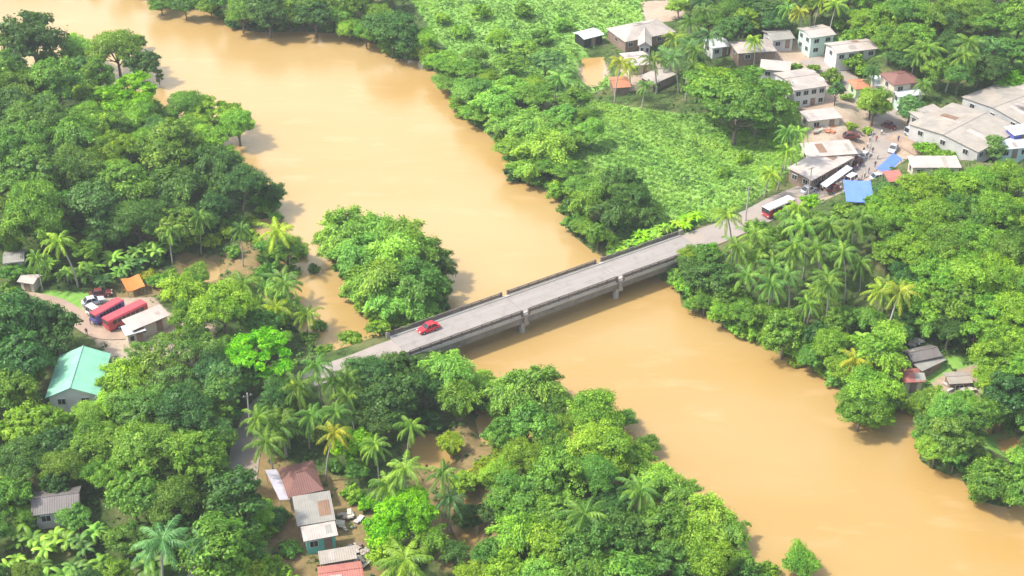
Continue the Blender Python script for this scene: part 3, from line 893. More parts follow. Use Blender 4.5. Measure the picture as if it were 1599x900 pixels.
def car(label, px, py, ang, paint, van=False, L=4.3, W=1.7, z=None, group=None):
    g = G(px, py) if z is None else P(px, py, z)
    root = empty('parked_car' if z is None else 'car', g, ang); tag(root, label, 'van' if van else 'car', group)
    a, w = L / 2, W / 2
    m = MB()
    hood = 1.05 if van else .82
    def ring(hw, z0, z1): return [(-hw, z0), (-hw * 1.0, (z0 + z1) / 2), (-hw * .93, z1), (hw * .93, z1), (hw, (z0 + z1) / 2), (hw, z0)]
    loft(m, [(-a, ring(w * .86, .35, .72)), (-a + .25, ring(w * .97, .25, .86)), (-a * .5, ring(w, .22, .90)), (0, ring(w, .22, .90)),
             (a * .5, ring(w, .22, hood + .04)), (a - .3, ring(w * .95, .25, hood - .08)), (a, ring(w * .80, .36, .62))])
    m.build('body', M[paint], root, bevel=.03, smooth=False)
    h = 1.85 if van else 1.45
    f0, f1, r0, r1 = (a * .62, a * .35, -a * .96, -a * .88) if van else (a * .42, a * .12, -a * .78, -a * .5)
    m = MB()
    m.add([(f0, -w * .90, .86), (f0, w * .90, .86), (r0, w * .90, .86), (r0, -w * .90, .86),
           (f1, -w * .76, h), (f1, w * .76, h), (r1, w * .76, h), (r1, -w * .76, h)],
          [(0, 1, 5, 4), (1, 2, 6, 5), (2, 3, 7, 6), (3, 0, 4, 7), (4, 5, 6, 7), (3, 2, 1, 0)])
    cab = m.build('cabin_glass', M['glass'], root, bevel=.02)
    m = MB(); m.slab([(f1 + .03, -w * .78, h + .05), (f1 + .03, w * .78, h + .05), (r1 - .03, w * .78, h + .05), (r1 - .03, -w * .78, h + .05)], .08)
    m.build('roof', M[paint], root, bevel=.02)
    m = MB()
    for s in (-1, 1):
        for (xa, xb) in ((f0, f1), (r0, r1)):
            m.tube([(xa, s * w * .905, .86), (xb, s * w * .77, h)], [.05, .05], 5)
        xm = (f1 + r1) / 2 + .1
        m.tube([(xm, s * w * .915, .86), (xm, s * w * .775, h)], [.05, .05], 5)
    m.build('pillars', M[paint], root)
    for x in (-a * .60, a * .62):
        for y in (-w + .08, w - .08): wheel(root, x, y, .31, .2)
    for s in (-1, 1):
        q = MB(); q.box((a - .10, s * w * .6, .62), (.18, .34, .15)); q.build('headlight', M['lamp'], root, bevel=.03)
        q = MB(); q.box((-a + .06, s * w * .66, .70), (.14, .26, .15)); q.build('tail_light', M['maroon'], root, bevel=.02)
    return root

def bus(label, px, py, ang, paint, roofp, L=9.0, W=2.5, H=3.1, side=None):
    g = G(px, py, up=H)
    root = empty('bus', g, ang); tag(root, label, 'bus')
    a, w = L / 2, W / 2
    m = MB(); m.box((0, 0, (H + .45) / 2 - .05), (L, W, H - .6)); m.build('body', M[side or paint], root, bevel=.12)
    m = MB()
    loft(m, [(-a - .02, [(-w, H - .32), (-w * .8, H), (w * .8, H), (w, H - .32)]), (a + .02, [(-w, H - .32), (-w * .8, H), (w * .8, H), (w, H - .32)])])
    m.build('roof', M[roofp], root, bevel=.05)
    n = 7
    for s in (-1, 1):
        for i in range(n):
            x = -a + .8 + (L - 1.6) * (i + .5) / n
            q = MB(); q.box((x, s * (w + .012), 2.0), ((L - 1.6) / n - .16, .05, .8)); q.build('window', M['glass'], root)
    q = MB(); q.box((a + .012, 0, 1.9), (.05, W - .3, 1.0)); q.build('windscreen', M['glass'], root)
    q = MB(); q.box((-a - .012, 0, 2.0), (.05, W - .6, .8)); q.build('rear_window', M['glass'], root)
    for x in (-a * .55, a * .6):
        for y in (-w + .1, w - .1): wheel(root, x, y, .48, .28)
    for s in (-1, 1):
        q = MB(); q.box((a + .02, s * w * .7, .85), (.06, .34, .2)); q.build('headlight', M['lamp'], root)
    return root

br_ang = math.atan2((BR_B - BR_A).y, (BR_B - BR_A).x)
car('shiny red car driving on the near end of the bridge', 669, 516, br_ang + math.pi, 'red_paint', z=DECK_Z + .02)
def px_ang(p, q, z=3.5):
    a, b = P(*p, z), P(*q, z); return math.atan2(b.y - a.y, b.x - a.x)
bus('long red bus parked between the grey car and the pale pink shed', 194, 484, px_ang((165, 497), (226, 468)), 'busred', 'busred', 8.4, 2.4, 2.7)
bus('second red bus half hidden behind the long red bus with blue front', 166, 478, px_ang((150, 492), (190, 470)), 'blue_paint', 'busred', 6.5, 2.2, 2.5, side='blue_paint')
car('silver grey car parked at the left end of the muddy yard', 146, 474, px_ang((130, 475), (165, 466)), 'silver')
car('dark maroon car parked behind the silver grey car', 158, 462, px_ang((140, 463), (170, 459)), 'maroon')
car('pale lilac white van parked beside the front of the red buses', 150, 494, px_ang((135, 490), (160, 505)), 'whitepaint', van=True)
bus('red bus with a long white roof waiting on the road beyond the bridge', 1216, 316, px_ang((1250, 300), (1195, 324)), 'busred', 'whitepaint', 7.6, 2.3, 2.6)
car('dark maroon car parked between the rear shop and the pale yard', 1328, 216, px_ang((1312, 216), (1342, 214), 4), 'maroon')
car('small red car driving across the village junction', 1388, 200, px_ang((1376, 196), (1400, 204), 4), 'maroon', L=3.6)
car('silver car on the village road above the blue tarpaulin', 1394, 236, px_ang((1400, 226), (1388, 244), 4), 'silver', L=3.8)
car('grey white van parked by the front market shed corner', 1424, 214, px_ang((1410, 206), (1440, 224), 4), 'silver', van=True)
car('white van parked on the lane below the market sheds', 1440, 224, px_ang((1428, 214), (1456, 232), 4), 'whitepaint', van=True)
car('dark car on the road edge above the wide blue tarpaulin', 1370, 286, px_ang((1358, 287), (1384, 283), 4), 'silver', L=3.8)

car('small dark car parked under the near end of the long white awning', 1287, 293, px_ang((1280, 296), (1300, 288), 4), 'rubber', L=3.6)
car('dark maroon van parked between the shop awnings and the road', 1336, 258, px_ang((1328, 262), (1346, 252), 4), 'maroon', van=True, L=3.8)
car('silver car parked beside the far end of the dark grey awning', 1350, 246, px_ang((1342, 250), (1358, 240), 4), 'silver', L=3.6)
car('silver grey car standing on the road behind the white roofed bus', 1262, 300, px_ang((1240, 308), (1280, 292), 4), 'silver', L=3.9)
car('dark maroon car in the road queue below the long white awning', 1302, 298, px_ang((1290, 300), (1316, 288), 4), 'maroon', L=3.8)
car('white van in the road queue above the wide blue tarpaulin', 1330, 284, px_ang((1318, 290), (1342, 276), 4), 'whitepaint', van=True, L=3.9)
car('white car climbing the reddish lane above the junction', 1362, 176, px_ang((1356, 168), (1370, 184), 4), 'whitepaint', L=3.8)
# ------------------------------------------------------------------ people (tiny in the picture)
def skin_person(shirt, trousers, pose):
    """one continuous body grown on a skeleton, clothes as bands of its surface"""
    P0 = [(0, 0, .95), (0, 0, 1.15), (0, 0, 1.42), (0, 0, 1.52), (0, .02, 1.66),
          (.10, 0, .92), (.12, .03 + pose * .12, .50), (.12, pose * .10, .06), (.12, pose * .10 + .14, .03),
          (-.10, 0, .92), (-.12, .03 - pose * .12, .50), (-.12, -pose * .10, .06), (-.12, -pose * .10 + .14, .03),
          (.20, 0, 1.38), (.27, -.02, 1.10), (.28, .08, .86), (-.20, 0, 1.38), (-.27, -.02, 1.10), (-.28, .08, .86)]
    R = [.15, .14, .15, .06, .105, .09, .065, .045, .035, .09, .065, .045, .035, .06, .045, .035, .06, .045, .035]
    E = [(0, 1), (1, 2), (2, 3), (3, 4), (0, 5), (5, 6), (6, 7), (7, 8), (0, 9), (9, 10), (10, 11), (11, 12), (2, 13), (13, 14), (14, 15), (2, 16), (16, 17), (17, 18)]
    me = bpy.data.meshes.new('person'); me.from_pydata(P0, E, [])
    o = bpy.data.objects.new('person_src', me); COL.objects.link(o)
    md = o.modifiers.new('s', 'SKIN')
    for i, v in enumerate(me.skin_vertices[0].data):
        v.radius = (R[i], R[i] * (.7 if i < 3 else 1)); v.use_root = (i == 0)
    sb = o.modifiers.new('d', 'SUBSURF'); sb.levels = 1; sb.render_levels = 1
    dg = bpy.context.evaluated_depsgraph_get()
    out = bpy.data.meshes.new_from_object(o.evaluated_get(dg))
    bpy.data.objects.remove(o)
    out.name = 'person'
    out.materials.clear()
    for m in (M['skin'], M[shirt], M[trousers], M['hair']): out.materials.append(m)
    for p in out.polygons:
        z = p.center.z; x = abs(p.center.x)
        k = 0
        if z > 1.70 or (z > 1.60 and p.center.y < 0): k = 3
        elif z > 1.50: k = 0
        elif z > .96 and not (x > .22 and z < 1.18): k = 1
        elif z > .12 and x < .235: k = 2
        p.material_index = k
        p.use_smooth = True
    return out
M['skin'] = plain('skin', (.22, .11, .07), .6, .1, 2)
M['hair'] = plain('hair', (.015, .012, .01), .6, .1, 2)
M['sh_white'] = plain('sh_white', (.7, .7, .68), .8, .1, 2)
M['sh_blue'] = plain('sh_blue', (.08, .12, .32), .8, .1, 2)
M['sh_dark'] = plain('sh_dark', (.06, .05, .05), .8, .1, 2)
M['sh_red'] = plain('sh_red', (.45, .06, .05), .8, .1, 2)
PM = {k: skin_person(s, t, q) for k, (s, t, q) in {'white': ('sh_white', 'sh_dark', .4), 'blue': ('sh_blue', 'sh_dark', .8),
      'dark': ('sh_dark', 'sh_blue', .2), 'red': ('sh_red', 'sh_dark', .9)}.items()}
PEOPLE = [
 (1290, 297, 'dark', 'person in dark shirt standing at the near end of the long white awning'),
 (1296, 294, 'white', 'person in white shirt standing under the near half of the white awning'),
 (1303, 291, 'dark', 'person in dark shirt under the middle of the long white awning'),
 (1309, 288, 'blue', 'person in blue shirt under the middle of the long white awning'),
 (1315, 284, 'white', 'person in white shirt under the far half of the white awning'),
 (1321, 280, 'dark', 'person in dark shirt under the far end of the white awning'),
 (1327, 276, 'dark', 'person in dark shirt standing on the road edge past the white awning'),
 (1332, 271, 'blue', 'person in blue shirt standing on the road edge past the white awning'),
 (1338, 266, 'white', 'person in white shirt standing below the dark grey awning'),
 (1343, 262, 'dark', 'person in dark shirt standing below the dark grey awning'),
 (1348, 240, 'dark', 'person in dark shirt at the road side above the dark grey awning'),
 (1354, 232, 'white', 'person in white shirt at the road side above the dark grey awning'),
 (1350, 278, 'white', 'person in white shirt walking on the road past the shops'),
 (1385, 280, 'red', 'person in red shirt beside the orange red stall awning'),
 (1378, 286, 'dark', 'person in dark shirt left of the orange red stall awning'),
 (1420, 272, 'blue', 'person in blue shirt right of the orange red stall awning'),
 (1368, 222, 'red', 'person in red shirt crossing the village road alone'),
 (1276, 303, 'dark', 'person in dark shirt standing behind the white roofed bus'),
 (1318, 296, 'dark', 'person in dark shirt in the middle of the road above the palm grove'),
 (1324, 290, 'red', 'person in red shirt on the road facing the long white awning'),
 (1356, 272, 'dark', 'person in dark shirt on the road left of the red stall awning'),
 (1362, 240, 'dark', 'person in dark shirt beside the silver car at the grey awning'),
 (1358, 222, 'white', 'person in white shirt by the thin concrete pole at the junction'),
 (1284, 300, 'white', 'person in white shirt at the road side left of the long white awning'),
 (1345, 284, 'dark', 'person in dark shirt walking up the road towards the shops'),
 (1340, 292, 'blue', 'person in blue shirt walking above the wide blue tarpaulin'),
 (1312, 300, 'white', 'person in white shirt walking on the road left of the wide blue tarpaulin'),
 (1302, 306, 'dark', 'person in dark shirt on the road nearest the palm grove'),
 (1360, 214, 'dark', 'person in dark shirt beside the small yellow green bush at the junction'),
 (1376, 212, 'white', 'person in white shirt standing in the middle of the junction'),
 (1402, 222, 'blue', 'person in blue shirt between the silver car and the vans'),
 (1370, 250, 'white', 'person in white shirt left of the narrow blue canopy'),
 (1366, 262, 'dark', 'person in dark shirt left of the narrow blue canopy by the road'),
 (1352, 170, 'dark', 'person in dark shirt on the lane above the junction'),
 (1344, 160, 'white', 'person in white shirt on the lane beside the small grey green tree'),
 (142, 508, 'dark', 'person in dark shirt in the yard just below the pale van'),
 (136, 524, 'dark', 'person in dark shirt on the track above the mint green roof'),
 (150, 512, 'blue', 'person in blue shirt in the yard below the pale van'),
]
for i, (x, y, k, lab) in enumerate(PEOPLE):
    g = G(x, y)
    o = bpy.data.objects.new('person', PM[k]); COL.objects.link(o)
    o.location = (g.x, g.y, g.z); o.rotation_euler = (0, 0, RND.uniform(0, 6.28))
    tag(o, lab, 'person', 'people along the village road' if x > 800 else 'people in the muddy yard')
# ------------------------------------------------------------------ plants: leaf-built crowns
def quads_mesh(name, C, Nn, S, T, rng, mat, asp=1.5, up_bias=None, extra=None):
    """one small four-cornered leaf face per centre C, facing Nn, size S, clump tone T"""
    n = len(C)
    Nn = Nn / np.maximum(np.linalg.norm(Nn, axis=1, keepdims=True), 1e-6)
    r = rng.normal(size=(n, 3))
    if up_bias is not None: r = up_bias + r * .35
    A = r - (r * Nn).sum(1, keepdims=True) * Nn
    A /= np.maximum(np.linalg.norm(A, axis=1, keepdims=True), 1e-6)
    B = np.cross(Nn, A)
    s = S[:, None]
    fold = Nn * s * .16
    V = np.stack([C - A * s * asp * .5 - fold, C + B * s * .5 + fold * .4, C + A * s * asp * .5 - fold, C - B * s * .5 + fold * .4], 1).reshape(-1, 3)
    me = bpy.data.meshes.new(name)
    nv, nf = len(V), n
    ev = ef = 0
    if extra is not None: ev, ef = len(extra[0]), len(extra[1])
    me.vertices.add(nv + ev)
    co = V if not ev else np.concatenate([V, extra[0]])
    me.vertices.foreach_set('co', co.astype(np.float32).ravel())
    loops = np.arange(nf * 4)
    if ef: loops = np.concatenate([loops, np.array(extra[1]).ravel() + nv])
    me.loops.add(len(loops)); me.loops.foreach_set('vertex_index', loops.astype(np.int32))
    me.polygons.add(nf + ef)
    me.polygons.foreach_set('loop_start', np.arange(0, (nf + ef) * 4, 4, dtype=np.int32))
    me.update(calc_edges=True)
    a = me.attributes.new('clump', 'FLOAT', 'POINT')
    a.data.foreach_set('value', np.concatenate([np.repeat(T, 4), np.full(ev, .25)]).astype(np.float32))
    me.materials.append(mat)
    return me

def sphere_quads(c, r, seed, n=10, m=6):
    rr = np.random.default_rng(seed)
    v = []; f = []
    for j in range(m + 1):
        th = math.pi * j / m
        for i in range(n):
            ph = 2 * math.pi * i / n
            k = 1 + rr.uniform(-.14, .10)
            v.append((c[0] + r[0] * k * math.sin(th) * math.cos(ph), c[1] + r[1] * k * math.sin(th) * math.sin(ph), c[2] + r[2] * k * math.cos(th)))
    for j in range(m):
        for i in range(n):
            f.append((j * n + i, (j + 1) * n + i, (j + 1) * n + (i + 1) % n, j * n + (i + 1) % n))
    return v, f

def crown_template(seed, lobes=9, rad=5.0, hz_=3.6, zc=6.6, lobe_r=2.1, sub=15, leaves=62, leaf=.34, flat=1.0, gap=0.0, core=.60, spread=1.0, bottom=-.35):
    rng = np.random.default_rng(seed)
    L = []
    # big lobes spread over a dome
    for i in range(lobes):
        a = 2.399963 * i + rng.uniform(-.4, .4)
        k = (i + .5) / lobes
        zz = 1 - k * (1 - bottom)
        rr = math.sqrt(max(0, 1 - min(1, zz * zz))) * spread
        q = np.array([math.cos(a) * rr * (rad - lobe_r * .95), math.sin(a) * rr * (rad - lobe_r * .95), zz * (hz_ - lobe_r * .7 * flat)])
        q = q * rng.uniform(.78, 1.16) + np.array([rng.uniform(-.5, .5), rng.uniform(-.5, .5), rng.uniform(-.7, .8) * flat])
        L.append((q, lobe_r * rng.uniform(.55, 1.30)))
    C = []; Nn = []; S = []; T = []
    for q, lr in L:
        lt = rng.uniform(0, 1)
        ns = int(sub * (lr / lobe_r) ** 2)
        for j in range(ns):
            d = rng.normal(size=3); d[2] = abs(d[2]) * .9 - .25; d /= np.linalg.norm(d)
            sc = q + d * lr * np.array([1, 1, .8 * flat]) * rng.uniform(.72, 1.06)
            if rng.random() < gap: continue
            sr = lr * rng.uniform(.26, .46)
            t = np.clip(.55 * lt + .45 * rng.uniform(0, 1), 0, 1)
            n = int(leaves * rng.uniform(.7, 1.25))
            e = rng.normal(size=(n, 3)); e[:, 2] = e[:, 2] * .8 + .25; e /= np.linalg.norm(e, axis=1, keepdims=True)
            rr = sr * (.45 + .62 * rng.random((n, 1)) + .9 * (rng.random((n, 1)) > .90) * rng.random((n, 1)))
            C.append(sc + e * rr * np.array([1.08, 1.08, .72 * flat]))
            Nn.append(e * .75 + d * .4 + np.array([0, 0, .42]) + rng.normal(size=(n, 3)) * .42)
            S.append(leaf * rng.uniform(.5, 1.0) * rng.uniform(.65, 1.45, n)); T.append(np.full(n, t))
    C = np.concatenate(C); Nn = np.concatenate(Nn); S = np.concatenate(S); T = np.concatenate(T)
    C[:, 2] += zc
    ex_v = []; ex_f = []
    for q, lr in L:                    # inner foliage: fewer, bigger leaf masses, shade put in as a darker tone
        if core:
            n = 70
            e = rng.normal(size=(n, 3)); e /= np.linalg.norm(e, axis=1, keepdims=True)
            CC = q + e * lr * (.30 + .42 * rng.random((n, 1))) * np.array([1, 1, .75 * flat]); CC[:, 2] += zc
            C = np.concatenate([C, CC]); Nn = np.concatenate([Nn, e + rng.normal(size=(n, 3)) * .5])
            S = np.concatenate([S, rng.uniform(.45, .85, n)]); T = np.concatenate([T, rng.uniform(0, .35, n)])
        if core and lr < 0:
            v, f = sphere_quads((q[0] * .96, q[1] * .96, q[2] * .92 + zc - .1), (lr * core, lr * core, lr * core * .75 * flat), int(rng.integers(1e6)))
            b = len(ex_v); ex_v += v; ex_f += [tuple(b + i for i in g) for g in f]
    me = quads_mesh('crown', C, Nn, S, T, rng, M['leaf'], extra=(np.array(ex_v), ex_f) if ex_v else None)
    # trunk and limbs
    m = MB()
    top = zc - hz_ * .25
    bend = rng.uniform(-.5, .5, 2)
    m.tube([(0, 0, -1.5), (bend[0] * .2, bend[1] * .2, .6), (bend[0] * .6, bend[1] * .6, top * .5), (bend[0], bend[1], top)], [.42, .32, .25, .16], 8)
    for q, lr in L:
        z0 = top * rng.uniform(.5, .95)
        p0 = Vector((bend[0] * z0 / top, bend[1] * z0 / top, z0))
        p2 = Vector((q[0], q[1], q[2] + zc)); p1 = (p0 + p2) / 2 + Vector((0, 0, -.3))
        m.tube([p0, p1, p2], [.14, .09, .03], 5)
    tm = m.mesh('trunk', M['bark'], smooth=True)
    return me, tm

def bamboo_template(seed, culms=30, H=9.0, R=5.0):
    rng = np.random.default_rng(seed)
    C = []; Nn = []; S = []; T = []; U = []
    m = MB()
    for i in range(culms):
        a = rng.uniform(0, 6.28); out = R * rng.uniform(.12, 1.0) ** .8
        h = H * rng.uniform(.72, 1.05) * (1 - .18 * out / R)
        ca, sa = math.cos(a), math.sin(a)
        base = np.array([ca * .8 * rng.random(), sa * .8 * rng.random(), -.5])
        pts = []
        K = 14
        for k in range(K):
            t = k / (K - 1)
            o = out * (t ** 1.9) * 1.05
            z = h * (math.sin(t * 1.9) / math.sin(1.57)) * (1.0 if t < .8 else 1 - (t - .8) * .25)
            pts.append(base + np.array([ca * o, sa * o, z + .5]))
        m.tube([tuple(p) for p in pts[::2]], [.07 * (1 - .12 * j) for j in range(len(pts[::2]))], 5)
        t0 = rng.uniform(0, 1)
        for k in range(3, K):
            t = k / (K - 1)
            n = int(26 + 52 * math.sin(math.pi * min(1, t * .95)))
            w = .35 + .85 * math.sin(math.pi * min(1, t * .9))
            e = rng.normal(size=(n, 3)) * np.array([.5, .5, .38]) * w
            C.append(pts[k] + e)
            dn = np.array([ca * .45, sa * .45, 1.1]) + rng.normal(size=(n, 3)) * .5
            Nn.append(dn); S.append(.25 * rng.uniform(.6, 1.3, n)); T.append(np.full(n, np.clip(t0 * .6 + .4 * t, 0, 1)))
            U.append(np.tile(np.array([ca * .8, sa * .8, -.7]), (n, 1)))
    me = quads_mesh('crown', np.concatenate(C), np.concatenate(Nn), np.concatenate(S), np.concatenate(T), rng, M['leaf'], asp=2.4, up_bias=np.concatenate(U),
                    extra=sphere_extra([(0, 0, H * .45)], [(R * .42, R * .42, H * .30)], seed))
    return me, m.mesh('culms', M['palebark'], smooth=True)

def sphere_extra(cs, rs, seed):
    V = []; F = []
    for i, (c, r) in enumerate(zip(cs, rs)):
        v, f = sphere_quads(c, r, seed + i)
        b = len(V); V += v; F += [tuple(b + k for k in g) for g in f]
    return np.array(V), F

def palm_template(seed, H=10.0, n=24, Lf=4.3, lean=1.2):
    rng = np.random.default_rng(seed)
    a = rng.uniform(0, 6.28)
    tip = Vector((math.cos(a) * lean, math.sin(a) * lean, H))
    m = MB()
    path = [(math.cos(a) * lean * t * t, math.sin(a) * lean * t * t, H * t - (1.5 if t == 0 else 0)) for t in (0, .12, .3, .5, .7, .85, 1)]
    m.tube(path, [.30, .20, .16, .15, .14, .13, .14], 8)
    tm = m.mesh('trunk', M['palebark'], smooth=True)
    V = []; F = []; T = []
    for i in range(n):
        az = 2.399963 * i + rng.uniform(-.2, .2)
        k = i / n
        el = math.radians(72 - 108 * k + rng.uniform(-8, 8))      # young fronds upright, old ones hang
        L = Lf * rng.uniform(.85, 1.08) * (.8 if k < .15 else 1)
        K = 15
        p = np.array(tip) + np.array([0, 0, .1]); pts = [p.copy()]; dirs = []
        e = el
        for j in range(K):
            e -= math.radians(3.4 + 5.4 * j / K) * (1.1 if el > 0 else .6)
            e = max(e, -1.45)
            dd = np.array([math.cos(az) * math.cos(e), math.sin(az) * math.cos(e), math.sin(e)])
            p = p + dd * L / K; pts.append(p.copy()); dirs.append(dd)
        dirs.append(dirs[-1])
        side = np.array([-math.sin(az), math.cos(az), 0])
        tone = rng.uniform(0, 1) if k < .85 else .95
        # rachis
        for j in range(K):
            w = .05 * (1 - j / K) + .015
            b = len(V)
            V += [pts[j] - side * w, pts[j] + side * w, pts[j + 1] + side * w, pts[j + 1] - side * w]
            F.append((b, b + 1, b + 2, b + 3)); T += [1.0] * 4
        M_ = 26
        for q in range(2, M_):
            t = q / M_
            x = t * K; j = min(int(x), K - 1); fr = x - j
            c = pts[j] * (1 - fr) + pts[j + 1] * fr
            ll = .86 * math.sin(math.pi * (.12 + .83 * t)) ** .7 * Lf / 4.3
            up = np.cross(dirs[j], side); up = up / np.linalg.norm(up)
            if up[2] < 0: up = -up
            for s in (-1, 1):
                d = side * s * .66 + dirs[j] * .60 + up * .05 - np.array([0, 0, .62]) + rng.normal(size=3) * .10
                d /= np.linalg.norm(d)
                w = dirs[j] * .070
                b = len(V)
                mid = c + d * ll * .5 + np.array([0, 0, .05]); end = c + d * ll - np.array([0, 0, .12])
                V += [c - w * .7, c + w * .7, mid + w, mid - w, mid - w, mid + w, end + w * .3, end - w * .3]
                F.append((b, b + 1, b + 2, b + 3)); F.append((b + 4, b + 5, b + 6, b + 7)); T += [tone] * 8
    me = bpy.data.meshes.new('crown'); me.from_pydata([tuple(x) for x in V], [], F)
    at = me.attributes.new('clump', 'FLOAT', 'POINT'); at.data.foreach_set('value', T)
    me.materials.append(M['leaf'])
    return me, tm, tip

def banana_template(seed, n=9, stems=3):
    rng = np.random.default_rng(seed)
    V = []; F = []; T = []; m = MB()
    for s in range(stems):
        bx, by = rng.uniform(-1.1, 1.1, 2) if s else (0, 0)
        h = rng.uniform(1.6, 2.6)
        m.tube([(bx, by, -.6), (bx, by, h * .6), (bx, by, h)], [.16, .13, .09], 7)
        for i in range(n):
            az = 2.4 * i + rng.uniform(-.3, .3); e = math.radians(rng.uniform(35, 82)); L = rng.uniform(1.8, 2.6)
            p = np.array([bx, by, h - .1]); side = np.array([-math.sin(az), math.cos(az), 0]); K = 7; t0 = rng.uniform(0, 1)
            rows = []
            for j in range(K + 1):
                t = j / K
                w = .36 * math.sin(math.pi * min(1, .06 + .9 * t)) ** .6 if j else .03
                nr = np.array([0, 0, 1.0])
                rows.append((p - side * w - nr * w * .35, p.copy(), p + side * w - nr * w * .35))
                e -= math.radians(10 + 12 * t)
                dd = np.array([math.cos(az) * math.cos(e), math.sin(az) * math.cos(e), math.sin(e)])
                p = p + dd * L / K
            b = len(V)
            for r in rows: V += list(r); T += [t0, 1.0, t0]
            for j in range(K):
                q = b + j * 3
                F += [(q, q + 1, q + 4, q + 3), (q + 1, q + 2, q + 5, q + 4)]
    me = bpy.data.meshes.new('leaves'); me.from_pydata([tuple(x) for x in V], [], F)
    at = me.attributes.new('clump', 'FLOAT', 'POINT'); at.data.foreach_set('value', T)
    me.materials.append(M['leaf'])
    return me, m.mesh('stem', M['palebark'], smooth=True)

TPL = {}
TPL['dome'] = [crown_template(100 + i, lobes=9 + i % 4, lobe_r=1.85 + .2 * (i % 3), hz_=3.4 + .5 * (i % 3), leaf=.36, leaves=66, sub=16) for i in range(9)]
TPL['tall'] = [crown_template(200 + i, lobes=10, rad=4.2, hz_=4.8, zc=7.2, lobe_r=1.8, leaf=.30, bottom=-.6) for i in range(2)]
TPL['sparse'] = [crown_template(300 + i, lobes=11, rad=5.4, hz_=3.4, zc=7.0, lobe_r=1.7, sub=12, leaves=48, leaf=.30, gap=.16, core=0) for i in range(2)]
TPL['rain'] = [crown_template(400 + i, lobes=17, rad=5.3, hz_=2.5, zc=4.6, lobe_r=1.45, sub=16, leaves=60, leaf=.25, flat=.55, bottom=.02) for i in range(2)]
TPL['fine'] = [crown_template(500 + i, lobes=13, rad=5.0, hz_=3.4, zc=6.2, lobe_r=1.75, sub=20, leaves=70, leaf=.23) for i in range(3)]
TPL['bush'] = [crown_template(600 + i, lobes=6, rad=3.0, hz_=1.9, zc=1.6, lobe_r=1.35, sub=11, leaves=40, leaf=.30, bottom=-.2) for i in range(4)]
TPL['bamboo'] = [bamboo_template(700 + i) for i in range(4)]
TPL['palm'] = [palm_template(800 + i, H=(9.5, 11, 8, 10.5, 6.5)[i], n=(19, 17, 20, 16, 21)[i], lean=(1.0, 2.0, .6, 1.5, 1.0)[i]) for i in range(5)]
TPL['banana'] = [banana_template(900 + i) for i in range(4)]
NOMW = dict(dome=10, tall=8.6, sparse=10.6, rain=11, fine=10, bush=6, bamboo=10, palm=7.6, banana=4.2)
ZC = dict(dome=6.8, tall=7.4, sparse=7.0, rain=4.8, fine=6.4, bush=1.6, bamboo=5.6, palm=9.2, banana=2.4)
TONE = dict(d=(.078, .170, .040), m=(.142, .275, .050), b=(.210, .370, .056), v=(.195, .430, .036), y=(.265, .390, .055),
            o=(.145, .250, .050), g=(.125, .250, .075), Y=(.34, .38, .055), l=(.225, .400, .078))
TW = dict(d='dark green', m='mid green', b='bright green', v='vivid lime green', y='yellow green', o='olive green', g='grey green', Y='yellowish', l='pale green')
KIND = dict(dome=('broadleaf_tree', 'tree', 'round crowned tree'), tall=('tall_tree', 'tree', 'tall narrow crowned tree'), sparse=('open_crowned_tree', 'tree', 'open branched tree'),
            rain=('spreading_tree', 'tree', 'flat spreading tree'), fine=('feathery_tree', 'tree', 'fine leaved tree'), bush=('bush', 'bush', 'bush'),
            bamboo=('bamboo_clump', 'bamboo', 'feathery bamboo clump'), palm=('coconut_palm', 'palm', 'coconut palm'), banana=('banana_plant', 'banana plant', 'banana plant clump'))
PLACED = []     # (x, y, radius, record)

def in_rect(x, y, pad=0.0):
    for cx, cy, a, l, w in RECTS:
        dx, dy = x - cx, y - cy
        u = dx * math.cos(a) + dy * math.sin(a); v = -dx * math.sin(a) + dy * math.cos(a)
        if abs(u) < l + pad and abs(v) < w + pad: return True
    return False

def plant(px, py, wpx, kind, tone, force=True, vidx=None, hs=1.0):
    """px, py: middle of the crown in the picture; wpx its width"""
    p = G(px, py, up=3)
    w = wpx / scale_at(p)
    s = w / NOMW[kind]
    if kind == 'palm': sz = (.80 + .25 * RND.random()) * hs; s = min(max(s, .75), 1.35)
    elif kind == 'banana': sz = s = max(.8, min(1.5, s))
    elif kind == 'bush': sz = s * RND.uniform(.85, 1.15) * hs
    else: sz = s * RND.uniform(.88, 1.12) * hs; sz = min(max(sz, .42), 1.55)
    g = G(px, py, up=ZC[kind] * sz)
    return plant_at(g, s, sz, kind, tone, vidx, (px, py, wpx), force)

